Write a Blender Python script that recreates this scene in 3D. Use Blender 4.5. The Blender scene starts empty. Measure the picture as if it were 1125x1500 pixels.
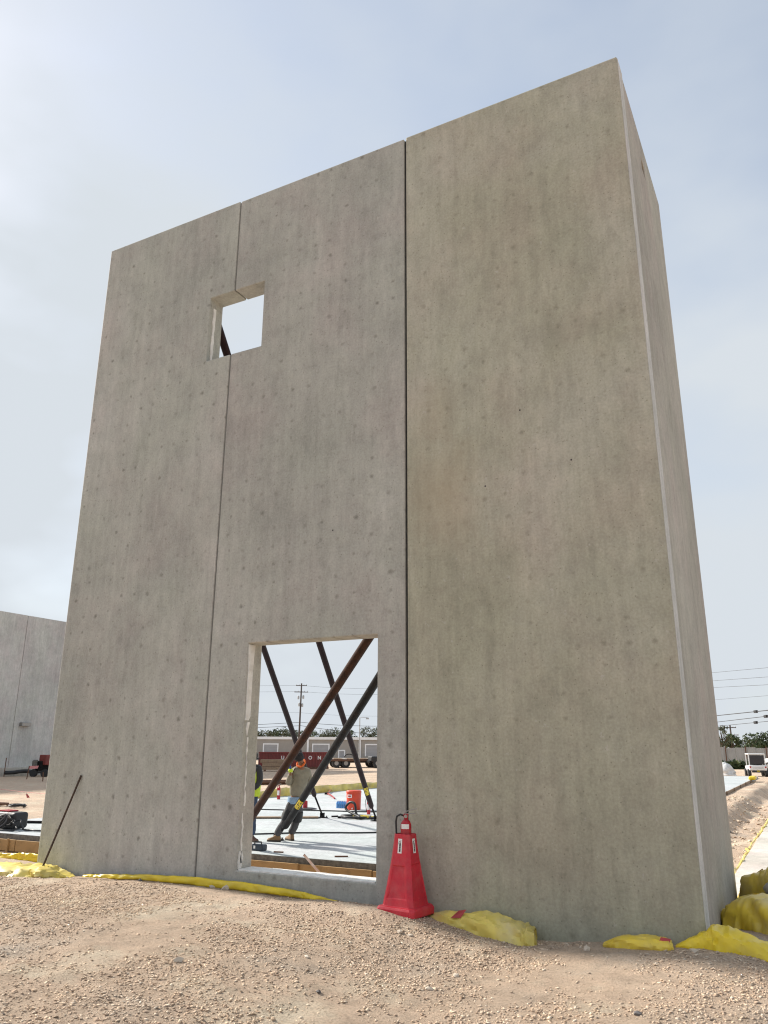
import bpy, bmesh, math, random
import numpy as np
from mathutils import Vector, Matrix, noise as mnoise

SC = bpy.context.scene
COL = SC.collection
R = math.radians

# ------------------------------------------------------------------ camera
YAW, PITCH, ROLL, FPX = R(28.02), R(16.708), R(0.308), 1143.7
CAM = Vector((0.0, -8.0, 1.70))
_r0 = Vector((math.cos(YAW), math.sin(YAW), 0))
_fh = Vector((-math.sin(YAW), math.cos(YAW), 0))
_u0 = -math.sin(PITCH) * _fh + math.cos(PITCH) * Vector((0, 0, 1))
_f0 = math.cos(PITCH) * _fh + math.sin(PITCH) * Vector((0, 0, 1))
C_R = math.cos(ROLL) * _r0 + math.sin(ROLL) * _u0
C_U = -math.sin(ROLL) * _r0 + math.cos(ROLL) * _u0
C_F = _f0
cd = bpy.data.cameras.new('camera')
cam = bpy.data.objects.new('camera', cd)
COL.objects.link(cam)
cam.matrix_world = Matrix(((C_R.x, C_U.x, -C_F.x, CAM.x), (C_R.y, C_U.y, -C_F.y, CAM.y), (C_R.z, C_U.z, -C_F.z, CAM.z), (0, 0, 0, 1)))
cd.sensor_fit = 'VERTICAL'; cd.sensor_height = 36; cd.sensor_width = 36
cd.lens = 36 * FPX / 1500
cd.clip_start = 0.1; cd.clip_end = 6000
SC.camera = cam

# ------------------------------------------------------------------ light
SHADOW = Vector((1.54, -0.14, -1.0)).normalized()      # the way the sunlight travels
EL = math.asin(-SHADOW.z); AZ = math.atan2(-SHADOW.x, -SHADOW.y)
sd = bpy.data.lights.new('sun', 'SUN'); sun = bpy.data.objects.new('sun', sd); COL.objects.link(sun)
sd.energy = 4.3; sd.angle = R(3.0); sd.color = (1.0, 0.945, 0.86)
sun.rotation_euler = SHADOW.to_track_quat('-Z', 'Y').to_euler()
W = bpy.data.worlds.new('World'); SC.world = W; W.use_nodes = True
wt = W.node_tree; wt.nodes.clear()
def wn(t, **k):
    n = wt.nodes.new(t)
    for a, b in k.items(): setattr(n, a, b)
    return n
sky = wn('ShaderNodeTexSky', sky_type='NISHITA', sun_disc=False, sun_elevation=EL, sun_rotation=AZ, altitude=0, air_density=1.0, dust_density=1.4, ozone_density=0.4)
tc = wn('ShaderNodeTexCoord'); mp = wn('ShaderNodeMapping'); mp.inputs['Scale'].default_value = (1.0, 1.0, 2.0); mp.inputs['Location'].default_value = (-0.35, -0.81, 3.01)
nz = wn('ShaderNodeTexNoise'); nz.inputs['Scale'].default_value = 1.5; nz.inputs['Detail'].default_value = 5; nz.inputs['Roughness'].default_value = 0.5
sp = wn('ShaderNodeSeparateXYZ')
rp = wn('ShaderNodeValToRGB')                        # haze and thin cloud thicken towards the horizon
for e, (p_, v_) in zip([rp.color_ramp.elements[0], rp.color_ramp.elements[1], rp.color_ramp.elements.new(.5), rp.color_ramp.elements.new(.62)], ((0.0, .95), (.75, .04), (.46, .85), (.60, .55))):
    e.position = p_; e.color = (v_, v_, v_, 1)
nm = wn('ShaderNodeMath', operation='MULTIPLY_ADD'); nm.inputs[1].default_value = 2.0; nm.inputs[2].default_value = -1.0
ad = wn('ShaderNodeMath', operation='ADD', use_clamp=True)
mx = wn('ShaderNodeMix', data_type='RGBA'); mx.inputs[7].default_value = (3.3, 3.55, 3.8, 1)     # thin veil of high cloud
bg = wn('ShaderNodeBackground'); bg.inputs[1].default_value = 0.13
ow = wn('ShaderNodeOutputWorld')
L = wt.links.new
L(tc.outputs['Generated'], mp.inputs[0]); L(mp.outputs[0], nz.inputs['Vector']); L(nz.outputs[0], nm.inputs[0])
L(tc.outputs['Generated'], sp.inputs[0]); L(sp.outputs[2], rp.inputs[0]); L(rp.outputs[0], ad.inputs[0]); L(nm.outputs[0], ad.inputs[1])
L(ad.outputs[0], mx.inputs[0]); L(sky.outputs[0], mx.inputs[6]); L(mx.outputs[2], bg.inputs[0]); L(bg.outputs[0], ow.inputs[0])
SC.view_settings.view_transform = 'Standard'; SC.view_settings.look = 'None'
SC.view_settings.exposure = 0.70; SC.view_settings.gamma = 1.0; SC.view_settings.use_curve_mapping = False
SC.render.engine = 'CYCLES'
SC.cycles.max_bounces = 6; SC.cycles.filter_width = 1.15; SC.cycles.use_denoising = True

# ------------------------------------------------------------------ helpers
def at(px, py, z=None, y=None, x=None, d=None):
    """a point of the place on the line of sight through a photo pixel, at a given height, depth plane, side plane or distance"""
    v = (px - 562.5) / FPX * C_R - (py - 750) / FPX * C_U + C_F
    if z is not None: t = (z - CAM.z) / v.z
    elif y is not None: t = (y - CAM.y) / v.y
    elif x is not None: t = (x - CAM.x) / v.x
    else: t = d / math.hypot(v.x, v.y)
    return CAM + v * t

def root_inv(o):
    if o is None: return None
    return (Matrix.Translation(o.location) @ Matrix.Rotation(o.rotation_euler.z, 4, 'Z')).inverted()

def tag(o, label=None, cat=None, group=None, kind=None):
    if label: o['label'] = label
    if cat: o['category'] = cat
    if group: o['group'] = group
    if kind: o['kind'] = kind
    return o

def thing(name, loc, label, cat, group=None, rz=0.0):
    o = bpy.data.objects.new(name, None); COL.objects.link(o)
    o.location = loc; o.rotation_euler = (0, 0, rz); o.empty_display_size = 0.2
    return tag(o, label, cat, group)

def top(o):
    while o.parent is not None: o = o.parent
    return o

class MB:
    def __init__(s): s.v = []; s.f = []
    def add(s, verts, faces):
        b = len(s.v); s.v.extend([tuple(p) for p in verts]); s.f.extend([tuple(i + b for i in q) for q in faces]); return s
    def box(s, a, b):
        x0, y0, z0 = a; x1, y1, z1 = b
        return s.add([(x0,y0,z0),(x1,y0,z0),(x1,y1,z0),(x0,y1,z0),(x0,y0,z1),(x1,y0,z1),(x1,y1,z1),(x0,y1,z1)],
                     [(0,3,2,1),(4,5,6,7),(0,1,5,4),(1,2,6,5),(2,3,7,6),(3,0,4,7)])
    def obox(s, c, ex, ey, ez):
        c = Vector(c); ex = Vector(ex); ey = Vector(ey); ez = Vector(ez)
        P = [c+a*ex+b*ey+g*ez for g in (-1,1) for a,b in ((-1,-1),(1,-1),(1,1),(-1,1))]
        return s.add(P, [(0,3,2,1),(4,5,6,7),(0,1,5,4),(1,2,6,5),(2,3,7,6),(3,0,4,7)])
    def tube(s, pts, r, n=8, cap=True):
        pts = [Vector(p) for p in pts]; m = len(pts)
        rs = r if isinstance(r, (list, tuple)) else [r] * m
        V = []; prev = None
        for i, p in enumerate(pts):
            t = (pts[min(i+1, m-1)] - pts[max(i-1, 0)])
            if t.length < 1e-9: t = Vector((0, 0, 1))
            t.normalize()
            if prev is None:
                a = Vector((0, 0, 1)) if abs(t.z) < .9 else Vector((1, 0, 0))
                nrm = t.cross(a).normalized()
            else:
                nrm = (prev - t * prev.dot(t)).normalized()
            prev = nrm; bn = t.cross(nrm)
            for k in range(n):
                an = 2 * math.pi * k / n
                V.append(p + rs[i] * (math.cos(an) * nrm + math.sin(an) * bn))
        F = []
        for i in range(m - 1):
            for k in range(n):
                F.append((i*n+k, i*n+(k+1) % n, (i+1)*n+(k+1) % n, (i+1)*n+k))
        if cap: F.append(tuple(range(n-1, -1, -1))); F.append(tuple((m-1)*n+k for k in range(n)))
        return s.add(V, F)
    def lathe(s, prof, c=(0, 0, 0), n=20, cap=True):
        V = [(c[0]+r*math.cos(2*math.pi*k/n), c[1]+r*math.sin(2*math.pi*k/n), c[2]+z) for r, z in prof for k in range(n)]
        m = len(prof)
        F = [(i*n+k, i*n+(k+1) % n, (i+1)*n+(k+1) % n, (i+1)*n+k) for i in range(m-1) for k in range(n)]
        if cap: F.append(tuple(range(n-1, -1, -1))); F.append(tuple((m-1)*n+k for k in range(n)))
        return s.add(V, F)
    def disc(s, c, axis, r, h, n=16):
        axis = Vector(axis).normalized(); c = Vector(c)
        return s.tube([c - axis*h/2, c + axis*h/2], r, n)
    def build(s, name, m, parent=None, world=True, bevel=0, smooth=False, seg=2, auto=None):
        me = bpy.data.meshes.new(name)
        V = s.v
        if parent is not None and world:
            M = root_inv(top(parent)); V = [tuple(M @ Vector(p)) for p in V]
        me.from_pydata(V, [], s.f); me.validate(); me.update()
        return finish(name, me, m, parent, bevel, smooth, seg, auto)

def finish(name, me, m, parent=None, bevel=0, smooth=False, seg=2, auto=None):
    o = bpy.data.objects.new(name, me); COL.objects.link(o)
    if m is not None: me.materials.append(m)
    if parent is not None: o.parent = parent
    if smooth:
        for p in me.polygons: p.use_smooth = True
        if auto:
            bm = bmesh.new(); bm.from_mesh(me)
            for e in bm.edges:
                if len(e.link_faces) == 2 and e.calc_face_angle(0) > R(auto): e.smooth = False
            bm.to_mesh(me); bm.free()
    if bevel:
        b = o.modifiers.new('bevel', 'BEVEL'); b.width = bevel; b.segments = seg; b.limit_method = 'ANGLE'; b.angle_limit = R(40)
    return o

# ------------------------------------------------------------------ materials
MATS = {}
def new_mat(name):
    m = bpy.data.materials.new(name); m.use_nodes = True
    nt = m.node_tree; b = nt.nodes['Principled BSDF']
    return m, nt, b
def nd(nt, t, **k):
    n = nt.nodes.new(t)
    for a, v in k.items():
        if isinstance(a, str) and a.startswith('i_'): n.inputs[a[2:].replace('_', ' ')].default_value = v
        else: setattr(n, a, v)
    return n
def ramp(nt, stops):
    r = nt.nodes.new('ShaderNodeValToRGB'); cr = r.color_ramp
    while len(cr.elements) < len(stops): cr.elements.new(0.5)
    for e, (p, c) in zip(cr.elements, stops):
        e.position = p; e.color = (c, c, c, 1) if not isinstance(c, (tuple, list)) else (*c, 1)
    return r
def mixc(nt, fac, a, b, blend='MIX'):
    m = nt.nodes.new('ShaderNodeMix'); m.data_type = 'RGBA'; m.blend_type = blend
    for s, v in ((0, fac), (6, a), (7, b)):
        if hasattr(v, 'links'): nt.links.new(v, m.inputs[s])
        else: m.inputs[s].default_value = v if not isinstance(v, tuple) else (*v, 1)
    return m.outputs[2]
def noise(nt, vec, scale, detail=4, rough=.55):
    n = nd(nt, 'ShaderNodeTexNoise'); n.inputs['Scale'].default_value = scale; n.inputs['Detail'].default_value = detail; n.inputs['Roughness'].default_value = rough
    nt.links.new(vec, n.inputs['Vector']); return n.outputs[0]
def objco(nt, sc=(1, 1, 1), loc=(0, 0, 0)):
    t = nt.nodes.new('ShaderNodeTexCoord'); mpn = nt.nodes.new('ShaderNodeMapping')
    mpn.inputs['Scale'].default_value = sc; mpn.inputs['Location'].default_value = loc
    nt.links.new(t.outputs['Object'], mpn.inputs[0]); return mpn.outputs[0]

def mat(name, col, rough=.6, var=.25, scale=6, metal=0, bump=.15, bscale=40, dirt=None, dirt_amt=.35, dscale=3, spec=.5):
    """a paint, plastic or metal with uneven tone, optional dirt and fine relief"""
    if name in MATS: return MATS[name]
    m, nt, b = new_mat(name); co = objco(nt)
    n1 = noise(nt, co, scale, 5)
    dark = tuple(c * (1 - var) for c in col); lite = tuple(min(1, c * (1 + var * .6)) for c in col)
    r1 = ramp(nt, [(.3, dark), (.7, lite)]); nt.links.new(n1, r1.inputs[0]); c = r1.outputs[0]
    if dirt:
        n2 = noise(nt, co, dscale, 6, .65); r2 = ramp(nt, [(.45, 0.0), (.75, dirt_amt)]); nt.links.new(n2, r2.inputs[0])
        c = mixc(nt, r2.outputs[0], c, dirt)
    nt.links.new(c, b.inputs['Base Color'])
    b.inputs['Metallic'].default_value = metal; b.inputs['Specular IOR Level'].default_value = spec
    rr = ramp(nt, [(.3, max(.05, rough - .1)), (.7, min(1, rough + .12))]); nt.links.new(n1, rr.inputs[0]); nt.links.new(rr.outputs[0], b.inputs['Roughness'])
    if bump:
        n3 = noise(nt, co, bscale, 4); bp = nd(nt, 'ShaderNodeBump'); bp.inputs['Strength'].default_value = bump; bp.inputs['Distance'].default_value = .01
        nt.links.new(n3, bp.inputs['Height']); nt.links.new(bp.outputs[0], b.inputs['Normal'])
    MATS[name] = m; return m

def concrete(name, ca, cb, cc, axis='x', spots=.5, seed=0., stain=None, sp=4.1):
    """cast concrete: broad cloudy tone, vertical streaks, rows of form marks, fine pores"""
    m, nt, b = new_mat(name)
    co = objco(nt, (1, 1, .62), (seed, seed * .7, seed * .3)); cs = objco(nt, (1, 1, .10), (seed * 1.3, 0, 0)); c1 = objco(nt, (1, 1, 1), (seed, 0, seed))
    big = noise(nt, co, .42, 6, .58)
    rb = ramp(nt, [(.36, cb), (.5, ca), (.64, cc)]); nt.links.new(big, rb.inputs[0])
    tn = noise(nt, objco(nt, (1, 1, .8), (seed * .4, 0, seed * 2)), .75, 5, .6); rt_c = ramp(nt, [(.36, (.98, 1.0, .98)), (.5, (1.0, 1.0, 1.0)), (.66, (1.035, .985, 1.0))]); nt.links.new(tn, rt_c.inputs[0])
    tint = mixc(nt, 1.0, rb.outputs[0], rt_c.outputs[0], 'MULTIPLY')
    st = noise(nt, cs, 7.5, 6, .68); rs = ramp(nt, [(.28, .80), (.72, 1.14)]); nt.links.new(st, rs.inputs[0])
    col = mixc(nt, .7, tint, rs.outputs[0], 'MULTIPLY')
    mid = noise(nt, c1, 2.3, 6, .62); rm = ramp(nt, [(.28, .84), (.5, 1.0), (.72, 1.10)]); nt.links.new(mid, rm.inputs[0])
    col = mixc(nt, .8, col, rm.outputs[0], 'MULTIPLY')
    fine = noise(nt, c1, 38, 4, .6); rf = ramp(nt, [(.3, .84), (.7, 1.13)]); nt.links.new(fine, rf.inputs[0])
    col = mixc(nt, .8, col, rf.outputs[0], 'MULTIPLY')
    med = noise(nt, objco(nt, (1, 1, .55), (seed * 2, 0, 0)), 9.5, 6, .72); rmd = ramp(nt, [(.30, .84), (.5, 1.0), (.70, 1.12)]); nt.links.new(med, rmd.inputs[0])
    col = mixc(nt, .8, col, rmd.outputs[0], 'MULTIPLY')
    bh = nd(nt, 'ShaderNodeTexVoronoi'); bh.inputs['Scale'].default_value = 15; nt.links.new(c1, bh.inputs['Vector'])
    rbh = ramp(nt, [(.07, .55), (.14, 0.0)]); nt.links.new(bh.outputs['Distance'], rbh.inputs[0])
    col = mixc(nt, rbh.outputs[0], col, (cb[0]*.5, cb[1]*.48, cb[2]*.45))
    # marks left by the form: near-regular rows
    sx = nd(nt, 'ShaderNodeSeparateXYZ'); nt.links.new(c1, sx.inputs[0]); cx = nd(nt, 'ShaderNodeCombineXYZ')
    wob = noise(nt, c1, .6, 2)
    ad = nd(nt, 'ShaderNodeMath', operation='MULTIPLY_ADD'); nt.links.new(wob, ad.inputs[0]); ad.inputs[1].default_value = .30
    nt.links.new(sx.outputs[0 if axis == 'x' else 1], ad.inputs[2]); nt.links.new(ad.outputs[0], cx.inputs[0])
    nt.links.new(sx.outputs[2], cx.inputs[1])
    vo = nd(nt, 'ShaderNodeTexVoronoi', voronoi_dimensions='2D'); vo.inputs['Scale'].default_value = sp; vo.inputs['Randomness'].default_value = .25
    nt.links.new(cx.outputs[0], vo.inputs['Vector'])
    sepc = nd(nt, 'ShaderNodeSeparateColor'); nt.links.new(vo.outputs['Color'], sepc.inputs[0])
    fz = noise(nt, c1, 22, 4, .7)
    dj = nd(nt, 'ShaderNodeMath', operation='MULTIPLY_ADD'); nt.links.new(fz, dj.inputs[0]); dj.inputs[1].default_value = .30; nt.links.new(vo.outputs['Distance'], dj.inputs[2])
    dg = nd(nt, 'ShaderNodeMath', operation='MULTIPLY_ADD'); nt.links.new(sepc.outputs[1], dg.inputs[0]); dg.inputs[1].default_value = .10; nt.links.new(dj.outputs[0], dg.inputs[2]); dj = dg
    rv = ramp(nt, [(.17, 1.0), (.325, 0.0)]); nt.links.new(dj.outputs[0], rv.inputs[0])
    rvis = ramp(nt, [(.05, 0.25), (.75, 1.0)]); nt.links.new(sepc.outputs[0], rvis.inputs[0])
    msk = noise(nt, c1, .55, 3); rmk = ramp(nt, [(.34, 0.30), (.50, 1.0)]); nt.links.new(msk, rmk.inputs[0])
    a1 = nd(nt, 'ShaderNodeMath', operation='MULTIPLY'); nt.links.new(rv.outputs[0], a1.inputs[0]); nt.links.new(rvis.outputs[0], a1.inputs[1])
    a2 = nd(nt, 'ShaderNodeMath', operation='MULTIPLY'); nt.links.new(a1.outputs[0], a2.inputs[0]); nt.links.new(rmk.outputs[0], a2.inputs[1])
    a3 = nd(nt, 'ShaderNodeMath', operation='MULTIPLY'); nt.links.new(a2.outputs[0], a3.inputs[0]); a3.inputs[1].default_value = spots
    col = mixc(nt, a3.outputs[0], col, (cb[0]*.45, cb[1]*.43, cb[2]*.40))
    # pale scuffs
    sc = noise(nt, c1, 9, 5, .7); rsc = ramp(nt, [(.63, 0.0), (.68, .40)]); nt.links.new(sc, rsc.inputs[0])
    col = mixc(nt, rsc.outputs[0], col, (.53, .50, .465))
    if stain:
        for (x, z, rx, rz, c, amt) in stain:
            mpn = nd(nt, 'ShaderNodeMapping'); t = nt.nodes.new('ShaderNodeTexCoord')
            mpn.inputs['Location'].default_value = (-x / rx, 0, -z / rz); mpn.inputs['Scale'].default_value = (1 / rx, 0, 1 / rz)
            nt.links.new(t.outputs['Object'], mpn.inputs[0])
            ln = nd(nt, 'ShaderNodeVectorMath', operation='LENGTH'); nt.links.new(mpn.outputs[0], ln.inputs[0])
            nz_ = nd(nt, 'ShaderNodeMath', operation='MULTIPLY_ADD'); nt.links.new(mid, nz_.inputs[0]); nz_.inputs[1].default_value = 1.6; nt.links.new(ln.outputs[1], nz_.inputs[2])
            rr = ramp(nt, [(.35, amt), (.95, 0.0)]); 
            dv = nd(nt, 'ShaderNodeMath', operation='MULTIPLY'); dv.inputs[1].default_value = .5; nt.links.new(nz_.outputs[0], dv.inputs[0]); nt.links.new(dv.outputs[0], rr.inputs[0])
            col = mixc(nt, rr.outputs[0], col, c)
    nt.links.new(col, b.inputs['Base Color'])
    b.inputs['Roughness'].default_value = .82; b.inputs['Specular IOR Level'].default_value = .3
    hh = nd(nt, 'ShaderNodeMath', operation='MULTIPLY_ADD'); nt.links.new(a2.outputs[0], hh.inputs[0]); hh.inputs[1].default_value = -.5; nt.links.new(fine, hh.inputs[2])
    bp = nd(nt, 'ShaderNodeBump'); bp.inputs['Strength'].default_value = .25; bp.inputs['Distance'].default_value = .006
    nt.links.new(hh.outputs[0], bp.inputs['Height'])
    bp2 = nd(nt, 'ShaderNodeBump'); bp2.inputs['Strength'].default_value = .25; bp2.inputs['Distance'].default_value = .05
    nt.links.new(mid, bp2.inputs['Height']); nt.links.new(bp.outputs[0], bp2.inputs['Normal']); nt.links.new(bp2.outputs[0], b.inputs['Normal'])
    MATS[name] = m; return m

def ground_mat():
    m, nt, b = new_mat('caliche soil'); co = objco(nt)
    n1 = noise(nt, co, .8, 6, .65); r1 = ramp(nt, [(.30, (.50, .415, .335)), (.42, (.57, .44, .33)), (.52, (.585, .44, .325)), (.62, (.62, .51, .385)), (.74, (.68, .585, .45))]); nt.links.new(n1, r1.inputs[0])
    n2 = noise(nt, co, 4.5, 6, .65); r2 = ramp(nt, [(.28, .72), (.5, 1.0), (.75, 1.15)]); nt.links.new(n2, r2.inputs[0])
    c = mixc(nt, .8, r1.outputs[0], r2.outputs[0], 'MULTIPLY')
    n3 = noise(nt, co, 48, 6, .78); r3 = ramp(nt, [(.30, .50), (.5, 1.0), (.70, 1.22)]); nt.links.new(n3, r3.inputs[0])
    c = mixc(nt, .75, c, r3.outputs[0], 'MULTIPLY')
    # wheel tracks and paler bands of the far yard
    cw = objco(nt, (.05, .6, 1)); n4 = noise(nt, cw, 1.0, 4, .6); r4 = ramp(nt, [(.35, .86), (.65, 1.14)]); nt.links.new(n4, r4.inputs[0])
    c = mixc(nt, .6, c, r4.outputs[0], 'MULTIPLY')
    nt.links.new(c, b.inputs['Base Color']); b.inputs['Roughness'].default_value = .95; b.inputs['Specular IOR Level'].default_value = .15
    bp = nd(nt, 'ShaderNodeBump'); bp.inputs['Strength'].default_value = 1.0; bp.inputs['Distance'].default_value = .03; nt.links.new(n3, bp.inputs['Height'])
    bp2 = nd(nt, 'ShaderNodeBump'); bp2.inputs['Strength'].default_value = .5; bp2.inputs['Distance'].default_value = .06; nt.links.new(n2, bp2.inputs['Height'])
    nt.links.new(bp.outputs[0], bp2.inputs['Normal']); nt.links.new(bp2.outputs[0], b.inputs['Normal'])
    return m

def gravel_mat():
    m, nt, b = new_mat('crushed limestone'); co = objco(nt)
    g = nt.nodes.new('ShaderNodeNewGeometry')
    r1 = ramp(nt, [(0, (.36, .28, .22)), (.2, (.53, .41, .315)), (.55, (.61, .49, .375)), (.85, (.67, .565, .45)), (.985, (.74, .66, .55)), (1, (.20, .17, .15))])
    nt.links.new(g.outputs['Random Per Island'], r1.inputs[0])
    n1 = noise(nt, co, .8, 6, .65); r2 = ramp(nt, [(.32, (.90, .90, .90)), (.5, (1.0, .93, .86)), (.7, (1.08, 1.02, .92))]); nt.links.new(n1, r2.inputs[0])
    c = mixc(nt, .9, r1.outputs[0], r2.outputs[0], 'MULTIPLY')
    nt.links.new(c, b.inputs['Base Color']); b.inputs['Roughness'].default_value = .95; b.inputs['Specular IOR Level'].default_value = .2
    return m

def leaf_mat(name, ca, cb):
    m, nt, b = new_mat(name); g = nt.nodes.new('ShaderNodeNewGeometry')
    r1 = ramp(nt, [(0, ca), (1, cb)]); nt.links.new(g.outputs['Random Per Island'], r1.inputs[0]); nt.links.new(r1.outputs[0], b.inputs['Base Color'])
    b.inputs['Roughness'].default_value = .7; return m

M_P1 = concrete('cast concrete grey', (.410, .405, .364), (.350, .349, .316), (.452, .444, .408), seed=3.1, spots=.80)
M_P2 = concrete('cast concrete pale grey', (.412, .405, .366), (.360, .354, .322), (.456, .446, .412), seed=11.7, spots=.75)
M_P3 = concrete('cast concrete olive grey', (.388, .372, .292), (.340, .326, .252), (.430, .412, .342), seed=23.9, spots=.5,
                stain=[(1.85, 4.55, .55, .75, (.43, .34, .235), .42), (1.72, 5.6, .35, .5, (.41, .33, .235), .3), (3.3, 6.3, .9, .22, (.25, .235, .19), .35)])
M_SIDE = concrete('cast concrete side grey', (.410, .386, .336), (.360, .339, .295), (.450, .424, .372), axis='y', seed=31.3, spots=.2)
M_EDGE = concrete('smooth cast edge', (.60, .59, .565), (.54, .53, .51), (.65, .64, .615), axis='y', seed=5.5, spots=0)
M_FARB = concrete('far cast concrete', (.53, .52, .495), (.47, .46, .44), (.58, .565, .54), axis='y', seed=17.2, spots=.1)
M_SLAB = concrete('trowelled slab', (.475, .505, .51), (.42, .45, .455), (.51, .54, .545), seed=41, spots=0)
M_FOOT = concrete('footing concrete', (.58, .54, .48), (.50, .46, .40), (.64, .61, .56), seed=44, spots=0)
M_SOIL = ground_mat(); M_GRAV = gravel_mat()
M_RAW = mat('raw slab edge', (.16, .15, .135), .9, .5, 14, bump=.6, bscale=30)
M_WHITE = mat('white strips and sill sunlight', (.74, .73, .70), .85, .12, 12, bump=.4, bscale=60, dirt=(.42, .38, .32), dirt_amt=.5, dscale=7)  # jamb strips are really white; on the sill the white stands in for sunlight
M_WOOD = mat('form lumber', (.44, .27, .115), .75, .35, 5, dirt=(.20, .13, .07), dirt_amt=.6, dscale=5, bump=.3)
M_WOOD2 = mat('weathered lumber', (.33, .23, .15), .8, .3, 6, bump=.3)
M_STAKE = mat('dark wood stake', (.15, .075, .045), .8, .35, 8, bump=.3)
M_YEL = mat('yellow plastic film', (.78, .56, .045), .42, .22, 3, bump=.25, bscale=9, dirt=(.56, .47, .26), dirt_amt=.65, dscale=2.2)
M_YELD = mat('bright yellow plastic film', (.80, .58, .02), .40, .2, 4, bump=.25, bscale=10, dirt=(.60, .46, .14), dirt_amt=.35, dscale=3)
M_YELP = mat('faded yellow plastic film', (.76, .60, .13), .45, .25, 3, bump=.25, bscale=9, dirt=(.58, .50, .33), dirt_amt=.7, dscale=2.5)
M_REDTAPE = mat('red tape', (.42, .05, .05), .5)
M_RED = mat('red polyethylene', (.56, .014, .034), .46, .2, 6, bump=.2, bscale=30, dirt=(.55, .20, .18), dirt_amt=.25, dscale=8)
M_REDX = mat('red enamel', (.42, .012, .022), .25, .1, 9, bump=0)
M_LABEL = mat('white sticker', (.80, .79, .77), .45, .06, 20, bump=0)
M_PRINT = mat('dark print', (.045, .03, .035), .5, .1, 20, bump=0)
M_BLACK = mat('black rubber', (.022, .022, .024), .55, .3, 12, bump=.1)
M_STEELR = mat('rusty brown pipe', (.042, .022, .017), .6, .45, 5, dirt=(.085, .036, .02), dirt_amt=.6, dscale=6, bump=.2, spec=.12)
M_STEELB = mat('black painted pipe', (.010, .010, .0115), .5, .4, 6, dirt=(.03, .02, .016), dirt_amt=.5, dscale=5, bump=.15, spec=.12)
M_STEELM = mat('maroon painted pipe', (.020, .010, .012), .5, .4, 6, dirt=(.04, .02, .016), dirt_amt=.5, dscale=5, bump=.15, spec=.12)
M_REBAR = mat('rusty rebar', (.075, .048, .036), .75, .35, 20, metal=.3, bump=.4, bscale=120)
M_STEEL = mat('worn steel', (.34, .33, .32), .4, .2, 15, metal=.8)
M_ORANGE = mat('orange cooler plastic', (.66, .062, .022), .4, .12, 6, bump=0)
M_BLUE = mat('clear blue bottles', (.10, .34, .70), .2, .3, 14, bump=0)
M_DUMP = mat('red dumpster paint', (.22, .040, .036), .6, .25, 1.5, dirt=(.20, .06, .04), dirt_amt=.5, dscale=1.2)
M_GREYW = mat('grey warehouse cladding', (.34, .315, .285), .8, .12, .5, bump=0)
M_TRIM = mat('white trim', (.82, .83, .84), .6, .06, 1, bump=0)
M_DOORG = mat('grey roller door', (.36, .36, .37), .6, .08, 1, bump=0)
M_BARK = mat('bark', (.10, .075, .055), .9, .3, 8)
M_LEAFA = leaf_mat('dark leaves', (.022, .042, .014), (.075, .105, .035))
M_LEAFB = leaf_mat('mixed leaves', (.03, .045, .018), (.10, .10, .045))
M_POLE = mat('creosote pole', (.085, .065, .055), .9, .3, 3)
M_GALV = mat('galvanised steel', (.42, .43, .44), .5, .12, 5, metal=.6)
M_WIRE = mat('dark cable', (.03, .03, .032), .6, .1, 2, bump=0)
M_VWHITE = mat('white vehicle paint', (.78, .78, .77), .35, .06, 2, bump=0)
M_GLASS = mat('dark glass', (.02, .022, .028), .08, .2, 2, bump=0)
M_SACK = mat('white woven sack', (.66, .66, .65), .8, .2, 3, bump=.4, bscale=8)
M_SAND = mat('grey sandbag', (.33, .305, .26), .85, .3, 8, bump=.4, bscale=30)
M_FENCE = mat('grey fence sheet', (.36, .36, .345), .7, .15, 1.5, bump=0)
M_TAN = mat('tan work jacket', (.27, .245, .185), .9, .2, 12, bump=.5, bscale=30)
M_TROU = mat('charcoal trousers', (.085, .082, .085), .9, .3, 14, bump=.5, bscale=30)
M_JEAN = mat('blue jeans', (.055, .085, .15), .9, .35, 12, bump=.4, bscale=40)
M_SHIRT = mat('light blue shirt', (.27, .40, .56), .9, .15, 10, bump=.3)
M_SKIN = mat('skin', (.25, .135, .085), .6, .1, 20, bump=0)
M_HAIR = mat('black cap', (.02, .018, .02), .8, .3, 20)
M_ORCL = mat('orange hood cloth', (.78, .16, .03), .85, .15, 12)
M_HIVIS = mat('lime hi-vis cloth', (.60, .78, .06), .8, .12, 12)
M_ORST = mat('orange reflective band', (.80, .28, .06), .7, .12, 12)
M_BOOT = mat('tan leather boot', (.26, .155, .075), .75, .25, 16)
M_BOOTB = mat('brown leather boot', (.13, .07, .05), .75, .25, 16)
M_GLOVE = mat('blue glove', (.035, .08, .32), .7, .15, 16)
M_SOLE = mat('boot sole', (.06, .045, .035), .9)
M_JOINTD = mat('dark joint filler', (.035, .034, .033), .9, .3, 10)
M_JOINT = mat('grey joint filler', (.19, .185, .17), .9, .3, 10)
M_STONE = mat('pale limestone', (.60, .51, .41), .95, .2, 9, bump=.5, bscale=20)
M_STONED = mat('dark stone', (.13, .12, .115), .9, .25, 9, bump=.5, bscale=20)
M_YLAB = mat('yellow label print', (.72, .55, .03), .5, .1, 10, bump=0)
M_NAVY = mat('navy tool case', (.03, .045, .065), .5, .2, 10)

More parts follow.
